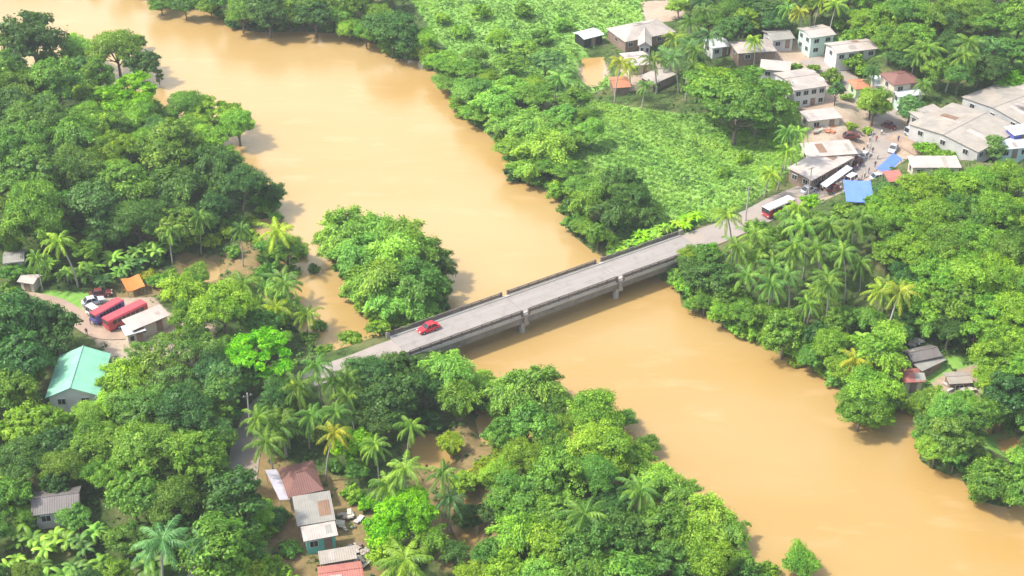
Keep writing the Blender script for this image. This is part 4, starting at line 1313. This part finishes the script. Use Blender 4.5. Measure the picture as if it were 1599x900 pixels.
def plant_at(g, s, sz, kind, tone, vidx, pic, force):
    for pl, hw in ROADS + [(np.array([tuple(BR_A), tuple(BR_B)]), 4.4)]:
        for _ in range(3):
            d, _z = road_info(np.array([g.x]), np.array([g.y]), pl)
            need = hw + (.9 if kind != 'banana' else 1.3)
            if d[0] < need:            # step off the road, away from its centre line
                e = .3
                dx = (road_info(np.array([g.x + e]), np.array([g.y]), pl)[0][0] - d[0]) / e
                dy = (road_info(np.array([g.x]), np.array([g.y + e]), pl)[0][0] - d[0]) / e
                n = math.hypot(dx, dy) or 1
                g = Vector((g.x + dx / n * (need - d[0]), g.y + dy / n * (need - d[0]), g.z))
                g.z = hz(g.x, g.y)
    if force and kind not in ('banana',):          # stand beside a house, not in it
        for cx, cy, a, l, w in RECTS:
            dx, dy = g.x - cx, g.y - cy
            u = dx * math.cos(a) + dy * math.sin(a); v = -dx * math.sin(a) + dy * math.cos(a)
            if abs(u) < l + .6 and abs(v) < w + .6:
                if l + .7 - abs(u) < w + .7 - abs(v): u = math.copysign(l + .7, u)
                else: v = math.copysign(w + .7, v)
                x, y = cx + u * math.cos(a) - v * math.sin(a), cy + u * math.sin(a) + v * math.cos(a)
                g = Vector((x, y, hz(x, y)))
    if in_rect(g.x, g.y, .2 if force else 1.2 + (s * 2.0 if kind not in ('bush', 'banana') else .3)):
        return None
    if not force:
        for x, y, r, _ in PLACED:
            if (x - g.x) ** 2 + (y - g.y) ** 2 < (r * .62 + s * NOMW[kind] / 2 * .62) ** 2: return None
    PLACED.append((g.x, g.y, s * NOMW[kind] / 2, dict(g=g, s=s, sz=sz, kind=kind, tone=tone, v=vidx if vidx is not None else RND.randrange(len(TPL[kind])), pic=pic)))
    return True
# ------------------------------------------------------------------ where every plant stands (picture positions)
T = []
def add(s):
    for ln in s.strip().splitlines():
        for it in ln.split(';'):
            q = it.split()
            if q: T.append((float(q[0]), float(q[1]), float(q[2]), q[3], q[4]))
# upper left wood
add('''50 62 92 dome d; 12 104 66 dome d; 122 84 66 fine l; 182 82 78 fine l; 150 118 60 dome m; 218 70 24 tall o; 216 104 54 dome d
204 148 118 rain v; 248 124 18 tall o; 30 142 84 dome m; 88 128 84 dome m; 58 184 96 fine o; 138 186 66 dome b; 290 166 62 dome m
338 184 96 rain b; 372 200 66 fine b; 222 184 66 dome b; 180 232 70 dome b; 118 218 84 dome m; 28 224 88 dome m; 262 232 100 dome o
318 222 80 dome b; 338 258 96 dome d; 376 286 80 dome d; 424 304 52 dome d; 44 272 104 dome m; 112 270 86 fine o; 192 286 96 dome m; 272 296 96 dome d
330 320 64 dome d; 56 330 100 dome m; 138 322 92 dome g; 212 346 84 dome d; 16 372 80 dome m; 274 350 70 dome o; 84 362 60 dome m; 160 366 64 dome d
76 94 44 dome m; 168 152 50 dome b; 300 204 56 dome m; 240 262 50 dome d; 10 184 50 dome d; 150 250 56 dome m; 84 240 50 dome g''')
add('''110 388 64 palm y; 306 338 48 palm m; 372 352 40 palm l; 262 362 48 palm l; 40 396 44 palm m
150 412 40 banana m; 176 404 40 banana l; 204 398 40 banana m; 230 390 38 banana l; 130 424 38 banana m; 184 424 38 banana m; 212 414 38 banana d; 76 412 36 banana m; 98 424 36 banana m; 158 432 34 banana d
254 380 36 banana l; 60 432 40 bush m; 20 450 50 bush m; 240 408 32 bush d; 276 386 36 bush o; 300 376 36 bush y; 330 380 34 bush y; 350 366 30 bush y; 396 350 30 bush y; 430 345 28 bush l''')
# flooded corner and islet
add('''428 362 70 palm y; 374 418 72 palm m; 444 420 66 palm l; 424 462 70 palm y; 476 478 52 palm y; 456 452 60 palm l; 404 436 54 palm l; 448 394 60 fine l
282 456 84 dome b; 344 482 100 dome b; 300 490 66 dome m; 396 500 60 dome m; 250 440 40 bush b; 268 430 34 bush y; 232 432 30 bush Y; 356 450 44 bush b
470 404 26 bush l; 458 432 26 bush l; 492 430 24 bush o; 470 496 30 bush l; 500 520 26 bush l; 388 366 28 bush y; 366 392 30 bush l; 402 478 34 bush y; 440 500 36 bush l; 506 378 30 bush l; 540 362 92 bamboo l; 586 366 80 bamboo l; 630 372 80 bamboo m; 560 400 84 bamboo l; 610 400 90 bamboo l; 656 398 80 bamboo m; 682 414 62 bamboo d
600 440 92 bamboo l; 650 444 88 bamboo m; 682 450 50 bamboo d; 576 450 70 bamboo l; 610 474 80 bamboo l; 652 482 70 bamboo m; 520 384 56 bamboo l; 690 480 34 bush d; 590 492 40 bush b''')
# near left bank
add('''410 560 128 rain v; 404 660 60 palm m; 366 678 64 fine g; 424 622 66 dome d; 446 636 62 palm l; 540 584 56 palm m; 360 650 60 dome m; 392 590 66 dome d; 436 606 56 dome d; 466 606 70 palm m; 300 532 60 fine o; 350 548 56 dome m; 330 580 76 fine g; 540 606 50 dome m; 268 540 60 sparse g; 220 560 66 sparse o; 498 574 58 palm m; 524 590 52 palm l; 586 584 76 dome d; 632 576 66 dome d; 610 622 90 dome d; 664 606 70 dome d; 700 584 86 bamboo l; 716 624 70 bamboo m
440 648 92 palm l; 424 690 76 palm m; 476 628 66 palm m; 504 692 62 palm Y; 548 692 72 dome v; 596 656 80 dome d; 588 700 50 palm l; 560 736 40 dome m; 468 592 60 palm y
250 556 92 sparse o; 308 560 96 sparse o; 344 604 80 sparse g; 274 604 80 sparse g; 198 588 76 dome b; 176 634 70 dome b; 224 640 88 fine o; 294 644 92 dome d; 150 690 84 dome m
346 648 60 dome d; 230 702 98 fine l; 304 700 84 dome m; 326 756 74 dome d; 206 766 96 dome m; 270 786 90 fine o; 160 740 74 fine b; 340 690 56 dome m
30 492 104 dome d; 84 510 90 dome d; 28 556 96 dome d; 72 542 44 bush m; 20 612 84 dome m; 40 668 92 dome b; 90 690 84 dome d; 34 722 90 dome d; 96 730 70 dome o; 20 770 70 dome m
104 664 54 dome b; 136 652 60 dome l; 84 650 34 dome b; 160 606 50 dome b; 52 590 50 dome b''')
add('''250 866 110 palm g; 30 840 50 banana m; 70 850 44 banana l; 100 836 44 banana m; 130 850 44 banana d; 60 880 44 banana m; 110 884 44 banana d; 160 876 44 banana m; 20 880 40 banana l; 36 806 44 fine m; 56 818 44 bush m; 118 806 50 dome m; 30 770 50 dome d; 96 748 60 dome d; 150 826 44 banana m
200 840 70 dome m; 330 830 50 dome d; 340 880 60 dome d; 180 896 60 dome b; 398 800 56 dome v; 376 852 64 dome b; 380 890 60 dome y; 300 860 70 palm g; 420 832 34 bush b
594 738 70 palm l; 628 748 80 palm l; 604 816 86 dome v; 644 800 84 dome v; 640 872 112 palm y; 600 856 60 dome b; 672 842 60 dome b; 706 694 50 dome y; 722 752 46 dome y; 736 744 40 bush Y; 690 742 50 palm l
728 806 56 dome d; 712 862 50 dome d; 552 770 40 bush b; 572 790 40 bush v; 700 770 60 palm l; 560 640 44 dome d; 534 650 56 palm m; 520 730 30 bush m; 668 660 44 dome d''')
# near right bank wood
add('''744 600 60 bamboo l; 792 624 86 bamboo l; 842 612 84 bamboo l; 868 640 60 fine m; 826 664 76 dome m; 780 676 60 dome m; 930 654 92 fine b; 900 680 76 fine y; 942 700 104 fine y; 974 660 40 fine l
862 698 70 dome m; 820 718 74 fine b; 784 740 60 fine b; 872 742 84 dome m; 924 744 74 dome m; 984 726 76 bamboo m; 1024 756 70 bamboo l; 810 776 90 dome m; 870 798 84 dome m; 922 800 84 palm l; 1004 774 84 palm l
960 780 60 dome d; 1062 776 66 bamboo l; 1100 806 76 bamboo l; 1140 838 64 bamboo l; 1040 822 84 dome m; 1082 846 84 bamboo l; 982 836 90 dome d; 926 848 96 dome m; 864 856 84 dome b; 804 838 84 dome b; 772 860 60 dome m; 764 800 50 dome d
1040 878 90 dome m; 1098 880 84 dome b; 980 888 90 dome m; 920 894 84 dome m; 850 898 80 fine l; 790 894 70 dome b; 740 896 60 dome y; 1246 882 64 fine b; 1150 872 50 bamboo m; 1010 700 40 fine m; 760 730 40 bush y; 780 704 40 bush y; 1196 900 40 bush b''')
# far bank left of the bridge
add('''252 10 40 fine m; 290 12 44 dome m; 328 10 44 dome m; 376 24 60 fine l; 420 26 66 dome d; 452 20 50 fine l; 492 26 64 dome d; 530 20 50 fine l; 546 44 44 fine b; 572 56 44 fine b; 610 46 84 dome d; 634 68 60 dome d
470 6 60 dome m; 540 4 60 dome m; 400 4 50 dome d; 350 -6 60 dome m; 250 -20 60 dome m; 590 20 44 dome m
664 84 44 fine b; 690 96 56 fine b; 722 108 56 fine b; 700 128 46 fine l; 744 88 44 dome m; 738 140 66 fine l; 772 160 76 bamboo l; 742 178 54 fine m; 800 140 60 bamboo l; 790 190 70 bamboo m; 800 100 50 dome m; 836 150 70 fine m
830 198 84 bamboo l; 808 232 64 fine m; 850 232 90 bamboo l; 826 266 66 bamboo m; 870 262 66 fine b; 890 216 60 bamboo l; 868 180 56 dome m; 898 156 54 dome d; 866 122 60 palm m; 852 96 52 dome g; 820 76 44 dome m; 780 60 40 fine b; 760 120 44 fine b
970 286 66 dome d; 940 300 60 bamboo m; 912 318 58 bamboo m; 990 310 66 dome d; 960 334 74 dome d; 908 350 40 fine m; 934 364 46 dome m; 1010 336 56 dome d; 958 384 30 bush l; 900 290 44 fine l
884 106 44 palm g; 846 60 36 bush m; 880 40 30 bush b; 720 50 34 bush b; 690 30 30 bush b; 750 20 34 bush b; 820 20 36 bush b; 662 60 44 fine b''')
add('''1150 146 186 rain m; 1120 134 116 rain b; 1184 166 116 rain m; 1150 180 116 rain m
1000 366 26 banana v; 1018 360 26 banana b; 1036 354 26 banana v; 1054 348 26 banana b; 1072 342 26 banana v; 1090 336 26 banana v; 1044 368 26 banana b; 1026 376 26 banana v; 1008 384 26 banana v; 1062 362 26 banana b; 1080 354 26 banana v; 990 378 26 banana b; 978 392 24 banana b
1240 246 36 palm y; 1216 262 40 palm y; 1250 226 30 palm l; 1232 208 34 palm m; 1160 250 28 bush b; 1130 270 26 bush b; 1212 220 34 bush b''')
# village trees and far top
add('''962 108 44 palm Y; 972 92 40 palm y; 1024 96 50 palm o; 1046 80 54 palm g; 1062 98 50 palm g; 1004 128 36 palm o; 1076 74 46 palm g; 1074 112 44 palm m; 1086 100 40 dome d; 1050 62 40 palm y; 1100 56 50 palm g; 1092 84 44 palm m
1080 24 50 palm m; 1110 30 50 dome m; 1140 20 50 dome m; 1150 44 50 dome d; 1172 16 44 dome d; 1196 20 50 dome d; 1212 38 44 dome d; 1180 44 30 palm y; 1106 8 50 palm l; 1062 10 36 dome y
1256 22 44 palm Y; 1274 12 40 palm y; 1300 14 44 palm y; 1320 22 36 dome d; 1232 12 36 palm l; 1344 30 44 dome b; 1362 48 50 dome b; 1336 56 36 bush b; 1310 40 24 bush b
1384 28 60 dome b; 1420 20 70 fine m; 1392 64 64 dome m; 1446 30 70 dome m; 1424 74 56 palm m; 1450 66 66 palm l; 1502 72 66 palm l; 1408 92 50 dome d; 1484 36 66 dome d; 1524 24 70 fine m; 1560 34 76 fine m; 1596 30 70 dome m
1486 92 50 palm l; 1470 108 56 dome m; 1500 112 56 dome m; 1546 76 66 dome g; 1586 80 60 dome m; 1530 104 50 dome d; 1562 112 50 dome d; 1590 128 40 bush v; 1570 138 34 bush v; 1438 112 34 palm m; 1374 96 36 palm d; 1590 112 30 bush v
1242 106 26 bush b; 1300 122 34 bush b; 1320 108 40 bush b; 1284 104 24 bush b; 1350 110 30 bush b; 1386 160 60 fine l; 1364 160 44 fine l; 1412 166 44 dome g; 1396 178 40 fine g; 1306 142 34 dome g; 1322 152 24 bush l; 1330 198 20 bush y
1266 318 34 bush v; 1248 330 34 palm y; 1230 336 26 bush b; 1462 234 44 bush v; 1482 230 44 bush b; 1500 240 34 bush b; 1534 230 44 dome g; 1446 238 24 bush y; 1356 204 20 bush y; 1594 236 22 bush m''')
# big wood on the right bank
add('''1150 344 54 palm y; 1170 366 60 palm l; 1200 352 54 palm l; 1240 352 56 palm l; 1268 338 52 palm l; 1294 330 52 palm l; 1210 372 60 palm l; 1180 396 62 palm m; 1232 386 64 palm l; 1262 372 64 palm l; 1290 356 60 palm l; 1316 340 60 palm l; 1336 366 64 palm l
1152 392 56 palm m; 1212 410 64 palm m; 1250 412 64 palm l; 1284 400 64 palm l; 1314 386 64 palm l; 1328 412 60 palm l; 1270 440 64 palm l; 1236 446 64 palm l; 1204 446 60 palm m; 1300 432 60 palm m; 1380 428 60 palm l; 1352 400 52 palm m; 1392 476 70 palm Y; 1384 456 60 palm y; 1332 548 64 palm Y
1172 430 56 palm m; 1340 340 50 palm m; 1296 468 60 palm m; 1260 474 50 palm m; 1404 440 50 palm l
1090 376 24 bush v; 1078 398 40 fine y; 1104 404 56 dome m; 1088 430 60 dome d; 1120 440 70 dome d; 1146 462 56 dome m; 1130 486 50 fine b; 1164 490 56 fine b; 1100 470 44 fine m; 1196 492 56 dome m; 1150 510 40 bush b; 1180 518 44 bush b
1224 522 78 dome m; 1250 548 44 bush b; 1200 520 30 bush b; 1270 560 50 fine m; 1300 540 66 dome b; 1274 524 52 dome d; 1310 572 56 dome b; 1344 580 60 dome b; 1316 502 56 dome m; 1352 500 56 dome m; 1350 530 50 banana l; 1370 556 84 bamboo b; 1392 524 60 bamboo l
1354 606 78 fine b; 1344 640 84 fine m; 1366 650 60 fine b; 1330 616 40 fine m; 1300 590 34 bush b; 1240 570 26 bush y; 1280 580 30 bush b''')
add('''1378 330 56 fine b; 1404 312 60 fine b; 1440 296 70 fine b; 1486 290 70 fine b; 1530 286 70 fine b; 1576 284 74 fine b; 1372 354 60 fine m; 1414 346 70 fine b; 1460 338 76 fine b; 1508 334 76 fine m; 1552 330 80 fine b; 1596 336 76 fine b
1388 392 60 dome m; 1402 372 50 dome d; 1430 388 80 fine b; 1480 384 80 fine m; 1528 378 84 fine b; 1578 384 84 fine m; 1420 432 60 dome d; 1462 426 80 fine b; 1510 424 80 fine b; 1560 430 84 fine b; 1600 440 76 fine m
1440 468 70 dome b; 1486 470 76 dome m; 1534 474 80 fine b; 1584 482 80 fine b; 1446 506 56 dome m; 1484 514 60 dome d; 1526 520 66 dome b; 1572 530 80 fine b; 1420 490 50 dome d; 1548 558 66 dome b; 1596 574 70 fine b
1542 594 56 dome b; 1576 612 76 dome d; 1560 640 60 dome d; 1596 650 66 dome d; 1450 630 60 fine l; 1480 640 66 fine l; 1510 626 44 fine b; 1456 668 66 fine o; 1490 676 70 dome o; 1462 700 60 fine l; 1492 712 50 fine l; 1520 700 40 fine o
1550 740 80 dome m; 1586 752 76 dome m; 1540 768 44 dome m; 1534 716 40 bush l; 1592 716 44 bush l; 1416 636 34 bush b; 1436 612 24 bush b; 1530 640 34 bush y; 1404 520 44 dome d; 1410 340 44 dome m''')
for t in T:
    k = t[4]
    if t[3] == 'palm' and k == 'l': k = RND.choice('lmgoml')      # no two palms quite alike
    kd, w, h = t[3], t[2], 1.0
    if kd == 'dome':                   # mixed species
        r = RND.random()
        if r < .22: kd = 'fine'
        elif r < .36: kd, w = 'bamboo', w * .95
    if 640 < t[0] < 905 and 60 < t[1] < 300:   # low loose scrub of the far bank
        h = .72; k = {'d': 'm', 'm': RND.choice('ml')}.get(k, k)
    plant(t[0], t[1], w, kd, k, hs=h)
add('''400 806 60 fine b; 378 866 70 fine m; 352 902 80 dome b; 430 900 60 bush b; 352 726 60 dome d; 338 786 110 tall d; 344 850 110 tall m; 336 730 90 tall m; 392 880 60 fine b; 384 830 56 fine v; 452 856 40 bush m; 412 640 60 dome d; 372 640 56 dome o; 366 622 90 sparse o; 380 604 60 dome m; 398 668 50 dome d''')
for t in T[-16:]: plant(*t)
# low growth hanging over every bank, so that leaves meet the water
def bank_bushes():
    n = len(RIVER)
    for i in range(n):
        a, b = RIVER[i], RIVER[(i + 1) % n]
        L = float(np.linalg.norm(b - a)); k = max(1, int(L / 3.6))
        for j in range(k):
            p = a + (b - a) * (j + RND.random() * .6) / k
            if not (-150 < p[0] < 150 and 100 < p[1] < 440): continue
            nx, ny = -(b - a)[1] / L, (b - a)[0] / L
            o = RND.uniform(.4, 1.8)
            x, y = p[0] + nx * o, p[1] + ny * o
            if hz(x, y) < hz(x - 2 * nx * o, y - 2 * ny * o): x, y = x - 2 * nx * o, y - 2 * ny * o
            g = Vector((x, y, max(.1, hz(x, y))))
            q = proj(g)
            if not (-60 < q[0] < 1660 and -40 < q[1] < 960): continue
            s = RND.uniform(.55, .98)
            PLACED_OK = plant_at(g, s, s * RND.uniform(.8, 1.1), 'bush', RND.choice('mmbdlb'), None, None, True)
bank_bushes()
for q in (ISLET,):
    for i in range(len(q)):
        for t in (0, .5):
            p = q[i] * (1 - t) + q[(i + 1) % len(q)] * t
            plant_at(Vector((p[0], p[1], max(.1, hz(p[0], p[1])))), .8, .8, 'bush', RND.choice('ml'), None, None, True)
N_HAND = len(PLACED)

# fill the gaps between them, densely wooded parts only
def fill(poly, n, wr, kinds, tones):
    xs = [p[0] for p in poly]; ys = [p[1] for p in poly]
    q = np.array(poly, float)
    for _ in range(n):
        x = RND.uniform(min(xs), max(xs)); y = RND.uniform(min(ys), max(ys))
        if not inside(np.array([x]), np.array([y]), q)[0]: continue
        kind = RND.choice(kinds)
        g = G(x, y, up=ZC[kind] * .6)
        if g.z < .6: continue
        ok = True
        for pl, hw in ROADS:
            d, _z = road_info(np.array([g.x]), np.array([g.y]), pl)
            if d[0] < hw + 2.2: ok = False
        if ok: plant(x, y, RND.uniform(*wr), kind, RND.choice(tones), force=False)
fill([(-20, 90), (200, 120), (420, 260), (420, 330), (300, 380), (-20, 440)], 700, (44, 72), ['dome', 'dome', 'fine', 'bush'], 'dmmogb')
fill([(-60, 500), (70, 480), (60, 660), (200, 640), (340, 560), (360, 700), (340, 900), (-60, 960)], 500, (44, 70), ['dome', 'dome', 'fine', 'bush', 'banana'], 'dmmdo')
fill([(600, 560), (720, 600), (560, 760), (600, 960), (400, 960), (400, 700), (440, 600)], 300, (36, 60), ['dome', 'palm', 'bush'], 'dmmb')
fill([(800, 620), (1000, 680), (1180, 840), (1180, 960), (760, 960), (740, 760)], 500, (44, 70), ['dome', 'fine', 'bamboo', 'bush'], 'mmbld')
fill([(640, 60), (900, 120), (960, 300), (900, 340), (800, 260), (700, 140)], 200, (30, 46), ['bush', 'fine'], 'mbl')
fill([(1140, 340), (1360, 300), (1660, 270), (1660, 720), (1500, 640), (1440, 540), (1250, 560), (1090, 450)], 900, (40, 64), ['fine', 'dome', 'bush', 'dome'], 'mmbdb')
fill([(1060, -30), (1660, -30), (1660, 110), (1400, 110), (1340, 60), (1060, 80)], 400, (40, 60), ['dome', 'palm', 'fine'], 'mmdb')
fill([(150, -60), (640, -60), (600, 40), (300, 10)], 160, (40, 60), ['dome', 'fine'], 'mdb')
fill([(250, 420), (380, 440), (520, 560), (380, 560), (250, 490)], 120, (30, 46), ['bush', 'fine'], 'bml')

# ------------------------------------------------------------------ labels that single each plant out
LM = [('the mint green roofed hall', 112, 595), ('the red buses', 190, 484), ('the brown roofed roadside house', 470, 750), ('the grey sheet roofed house', 485, 802),
      ('the red roof at the bottom edge', 530, 900), ('the left end of the bridge', 620, 545), ('the bamboo islet', 600, 420), ('the small flooded pond', 315, 415),
      ('the middle of the bridge', 850, 470), ('the right end of the bridge', 1090, 375), ('the coral roofed shack', 1430, 588), ('the dark riverside shack', 1450, 556),
      ('the big market sheds', 1500, 200), ('the wide blue tarpaulin', 1345, 300), ('the long white shop awning', 1308, 276), ('the grey two storey house', 1262, 130),
      ('the mint two storey house', 1280, 60), ('the long beige hip roofed house', 1008, 48), ('the blue white roofed shed', 928, 54), ('the crop field', 1040, 250),
      ('the wide spreading tree', 1150, 150), ('the orange pond', 926, 112), ('the river bend at the top', 460, 45), ('the bright meadow', 780, 50),
      ('the grey pink roof at lower left', 80, 785), ('the flooded inlet', 1410, 660), ('the narrow near bank point', 1180, 860), ('the dark grove corner', 30, 540),
      ('the brown roofed village house', 1416, 122), ('the far left grey shed', 20, 402), ('the top left river edge', 60, 30), ('the shaded near road', 385, 700), ('the wooded tip by the river', 430, 300),
      ('the yellowish clearing', 1500, 590), ('the muddy pool among near trees', 675, 705)]
def relation(x, y):
    best = min(LM, key=lambda l: ((l[1] - x) / 1.3) ** 2 + (l[2] - y) ** 2)
    dx, dy = x - best[1], y - best[2]
    if abs(dx) < 30 and abs(dy) < 30: r = 'close to'
    elif abs(dx) > abs(dy) * 1.15: r = ('right of' if dx > 0 else 'left of') if abs(dx) < 110 else ('well right of' if dx > 0 else 'well left of')
    else: r = ('below' if dy > 0 else 'above') if abs(dy) < 90 else ('well below' if dy > 0 else 'well above')
    return r + ' ' + best[0]
cells = {}
for x, y, r, d in PLACED:
    g = d['g']
    px, py = proj(Vector((g.x, g.y, g.z + ZC[d['kind']] * d['sz'])))
    d['p'] = (px, py)
    wm = d['s'] * NOMW[d['kind']]
    if d['kind'] in ('palm', 'banana', 'bamboo'): size = ''
    elif d['kind'] == 'bush': size = 'large ' if wm > 5.5 else 'small ' if wm < 3.6 else ''
    else: size = 'large ' if wm > 11 else 'small ' if wm < 6.8 else ''
    d['base'] = f"{size}{TW[d['tone']]} {KIND[d['kind']][2]} {relation(px, py)}"
    cells.setdefault(d['base'], []).append(d)
ORD = ['', 'second', 'third', 'fourth', 'fifth', 'sixth', 'seventh', 'eighth']
for k, ds in cells.items():
    if len(ds) == 1: ds[0]['label'] = k; continue
    ds.sort(key=lambda d: d['p'][0])
    for i, d in enumerate(ds):
        if i == 0: e = 'leftmost'
        elif i == len(ds) - 1: e = 'rightmost'
        else: e = (ORD[i] if i < 8 else f'{i + 1}th') + ' from left'
        d['label'] = k + ', ' + e

GROUPS = dict(palm='coconut palms along the river', banana='banana plants in clumps', bamboo='bamboo clumps by the water', bush='bushes between the trees', rain='flat spreading trees',
              dome='round crowned trees of the riverside woods', fine='fine leaved trees of the riverside woods', tall='tall narrow trees', sparse='open branched trees')
for x, y, r, d in PLACED:
    kind = d['kind']; g = d['g']
    nm, cat, _ = KIND[kind]
    if len(d['label'].split()) > 16: d['label'] = d['label'].replace(' the ', ' ', 1)
    if len(d['label'].split()) > 16: d['label'] = d['label'].replace(' from left', '')
    tp = TPL[kind][d['v'] % len(TPL[kind])]
    c = TONE[d['tone']]; j = RND.uniform(.82, 1.2); h = RND.uniform(-.12, .12)
    if kind == 'palm': j *= .88
    colr = (c[0] * j * (1 + h), c[1] * j, c[2] * j * (1 - h), 1)
    z0 = g.z - .1 if g.z > .1 else max(g.z, -1.2 if kind != 'bush' else -.35)
    root = empty(nm, (g.x, g.y, z0), RND.uniform(0, 6.28), (d['s'] * RND.uniform(.9, 1.1), d['s'] * RND.uniform(.9, 1.1), d['sz']))
    if kind != 'banana': root.rotation_euler = (RND.uniform(-.07, .07), RND.uniform(-.07, .07), root.rotation_euler[2])
    tag(root, d['label'], cat, GROUPS[kind])
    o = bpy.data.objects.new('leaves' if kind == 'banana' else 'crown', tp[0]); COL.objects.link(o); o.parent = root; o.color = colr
    if kind != 'bush':
        o2 = bpy.data.objects.new({'banana': 'stem', 'bamboo': 'culm'}.get(kind, 'trunk'), tp[1]); COL.objects.link(o2); o2.parent = root
print('PLANTS', len(PLACED), N_HAND, {k: sum(1 for p in PLACED if p[3]['kind'] == k) for k in TPL}, 'cells>8', sum(1 for v in cells.values() if len(v) > 6))

# ------------------------------------------------------------------ ground cover nobody could count
def cover(name, label, n, region, size, tone, seed, tall=.5, hmin=.5, rows=None, avoid_zone=True, k=7, pad=1.0):
    rng = np.random.default_rng(seed)
    q = region if isinstance(region, np.ndarray) else polyw(region, 3)
    x0, y0 = q.min(0); x1, y1 = q.max(0)
    X = rng.uniform(x0, x1, n); Y = rng.uniform(y0, y1, n)
    if rows:
        a, sp = rows; u = X * math.cos(a) + Y * math.sin(a); v = -X * math.sin(a) + Y * math.cos(a)
        v = np.round(v / sp) * sp + rng.normal(0, sp * .24, n); u = np.round(u / (sp * .8)) * sp * .8 + rng.normal(0, .4, n)
        X = u * math.cos(a) - v * math.sin(a); Y = u * math.sin(a) + v * math.cos(a)
    ok = inside(X, Y, q)
    if avoid_zone:
        for z in ZD: ok &= sdist(X, Y, z) > -.5 + rng.normal(0, .5, n)
    for pl, hw in ROADS + [(np.array([tuple(BR_A), tuple(BR_B)]), 4.6)]:
        d, _ = road_info(X, Y, pl); ok &= d > hw + .5
    X, Y = X[ok], Y[ok]
    Z = height(X, Y); ok = Z > hmin; X, Y, Z = X[ok], Y[ok], Z[ok]
    keep = np.ones(len(X), bool)
    for cx, cy, a, l, w in RECTS:
        dx, dy = X - cx, Y - cy
        u = dx * math.cos(a) + dy * math.sin(a); v = -dx * math.sin(a) + dy * math.cos(a)
        keep &= ~((np.abs(u) < l + .2) & (np.abs(v) < w + .2))
    X, Y, Z = X[keep], Y[keep], Z[keep]; n = len(X)
    hgt = tall * rng.uniform(.5, 1.4, n)
    C = np.repeat(np.stack([X, Y, Z], 1), k, 0)
    e = rng.normal(size=(n * k, 3)); e[:, 2] = np.abs(e[:, 2]); e /= np.linalg.norm(e, axis=1, keepdims=True)
    hh = np.repeat(hgt, k)[:, None]
    C = C + e * hh * np.array([.9, .9, 1.0])
    Nn = e * .5 + np.array([0, 0, 1.0]) + rng.normal(size=(n * k, 3)) * .4
    Tn = np.repeat(np.clip(.5 + .36 * np.sin(X * .13 + 2 * np.sin(Y * .07)) * np.cos(Y * .11 + X * .03) + .22 * np.sin(X * .61 + Y * .33) + rng.normal(0, .18, n), 0, 1), k)
    me = quads_mesh(name, C, Nn, size * rng.uniform(.6, 1.3, n * k), Tn, rng, M['leaf'])
    o = tag(link(name, me), label, kind='stuff')
    o.color = (*TONE[tone], 1) if isinstance(tone, str) else (*tone, 1)
    return o
ALL = np.array([(-150, 95), (150, 95), (240, 440), (-240, 440)], float)
cover('undergrowth', 'low tangled green undergrowth beneath the riverside trees', 26000, ALL, .42, (.085, .17, .045), 1, .7, hmin=.05)
cover('grass', 'bright short grass of the meadow above the far bank', 12000, ZG[0], .26, (.19, .34, .07), 2, .28)
cover('crops', 'rows of low bright green crop plants in the field', 17000, ZG[1], .24, (.21, .36, .075), 3, .42, rows=(math.radians(-38), 1.9), avoid_zone=True)
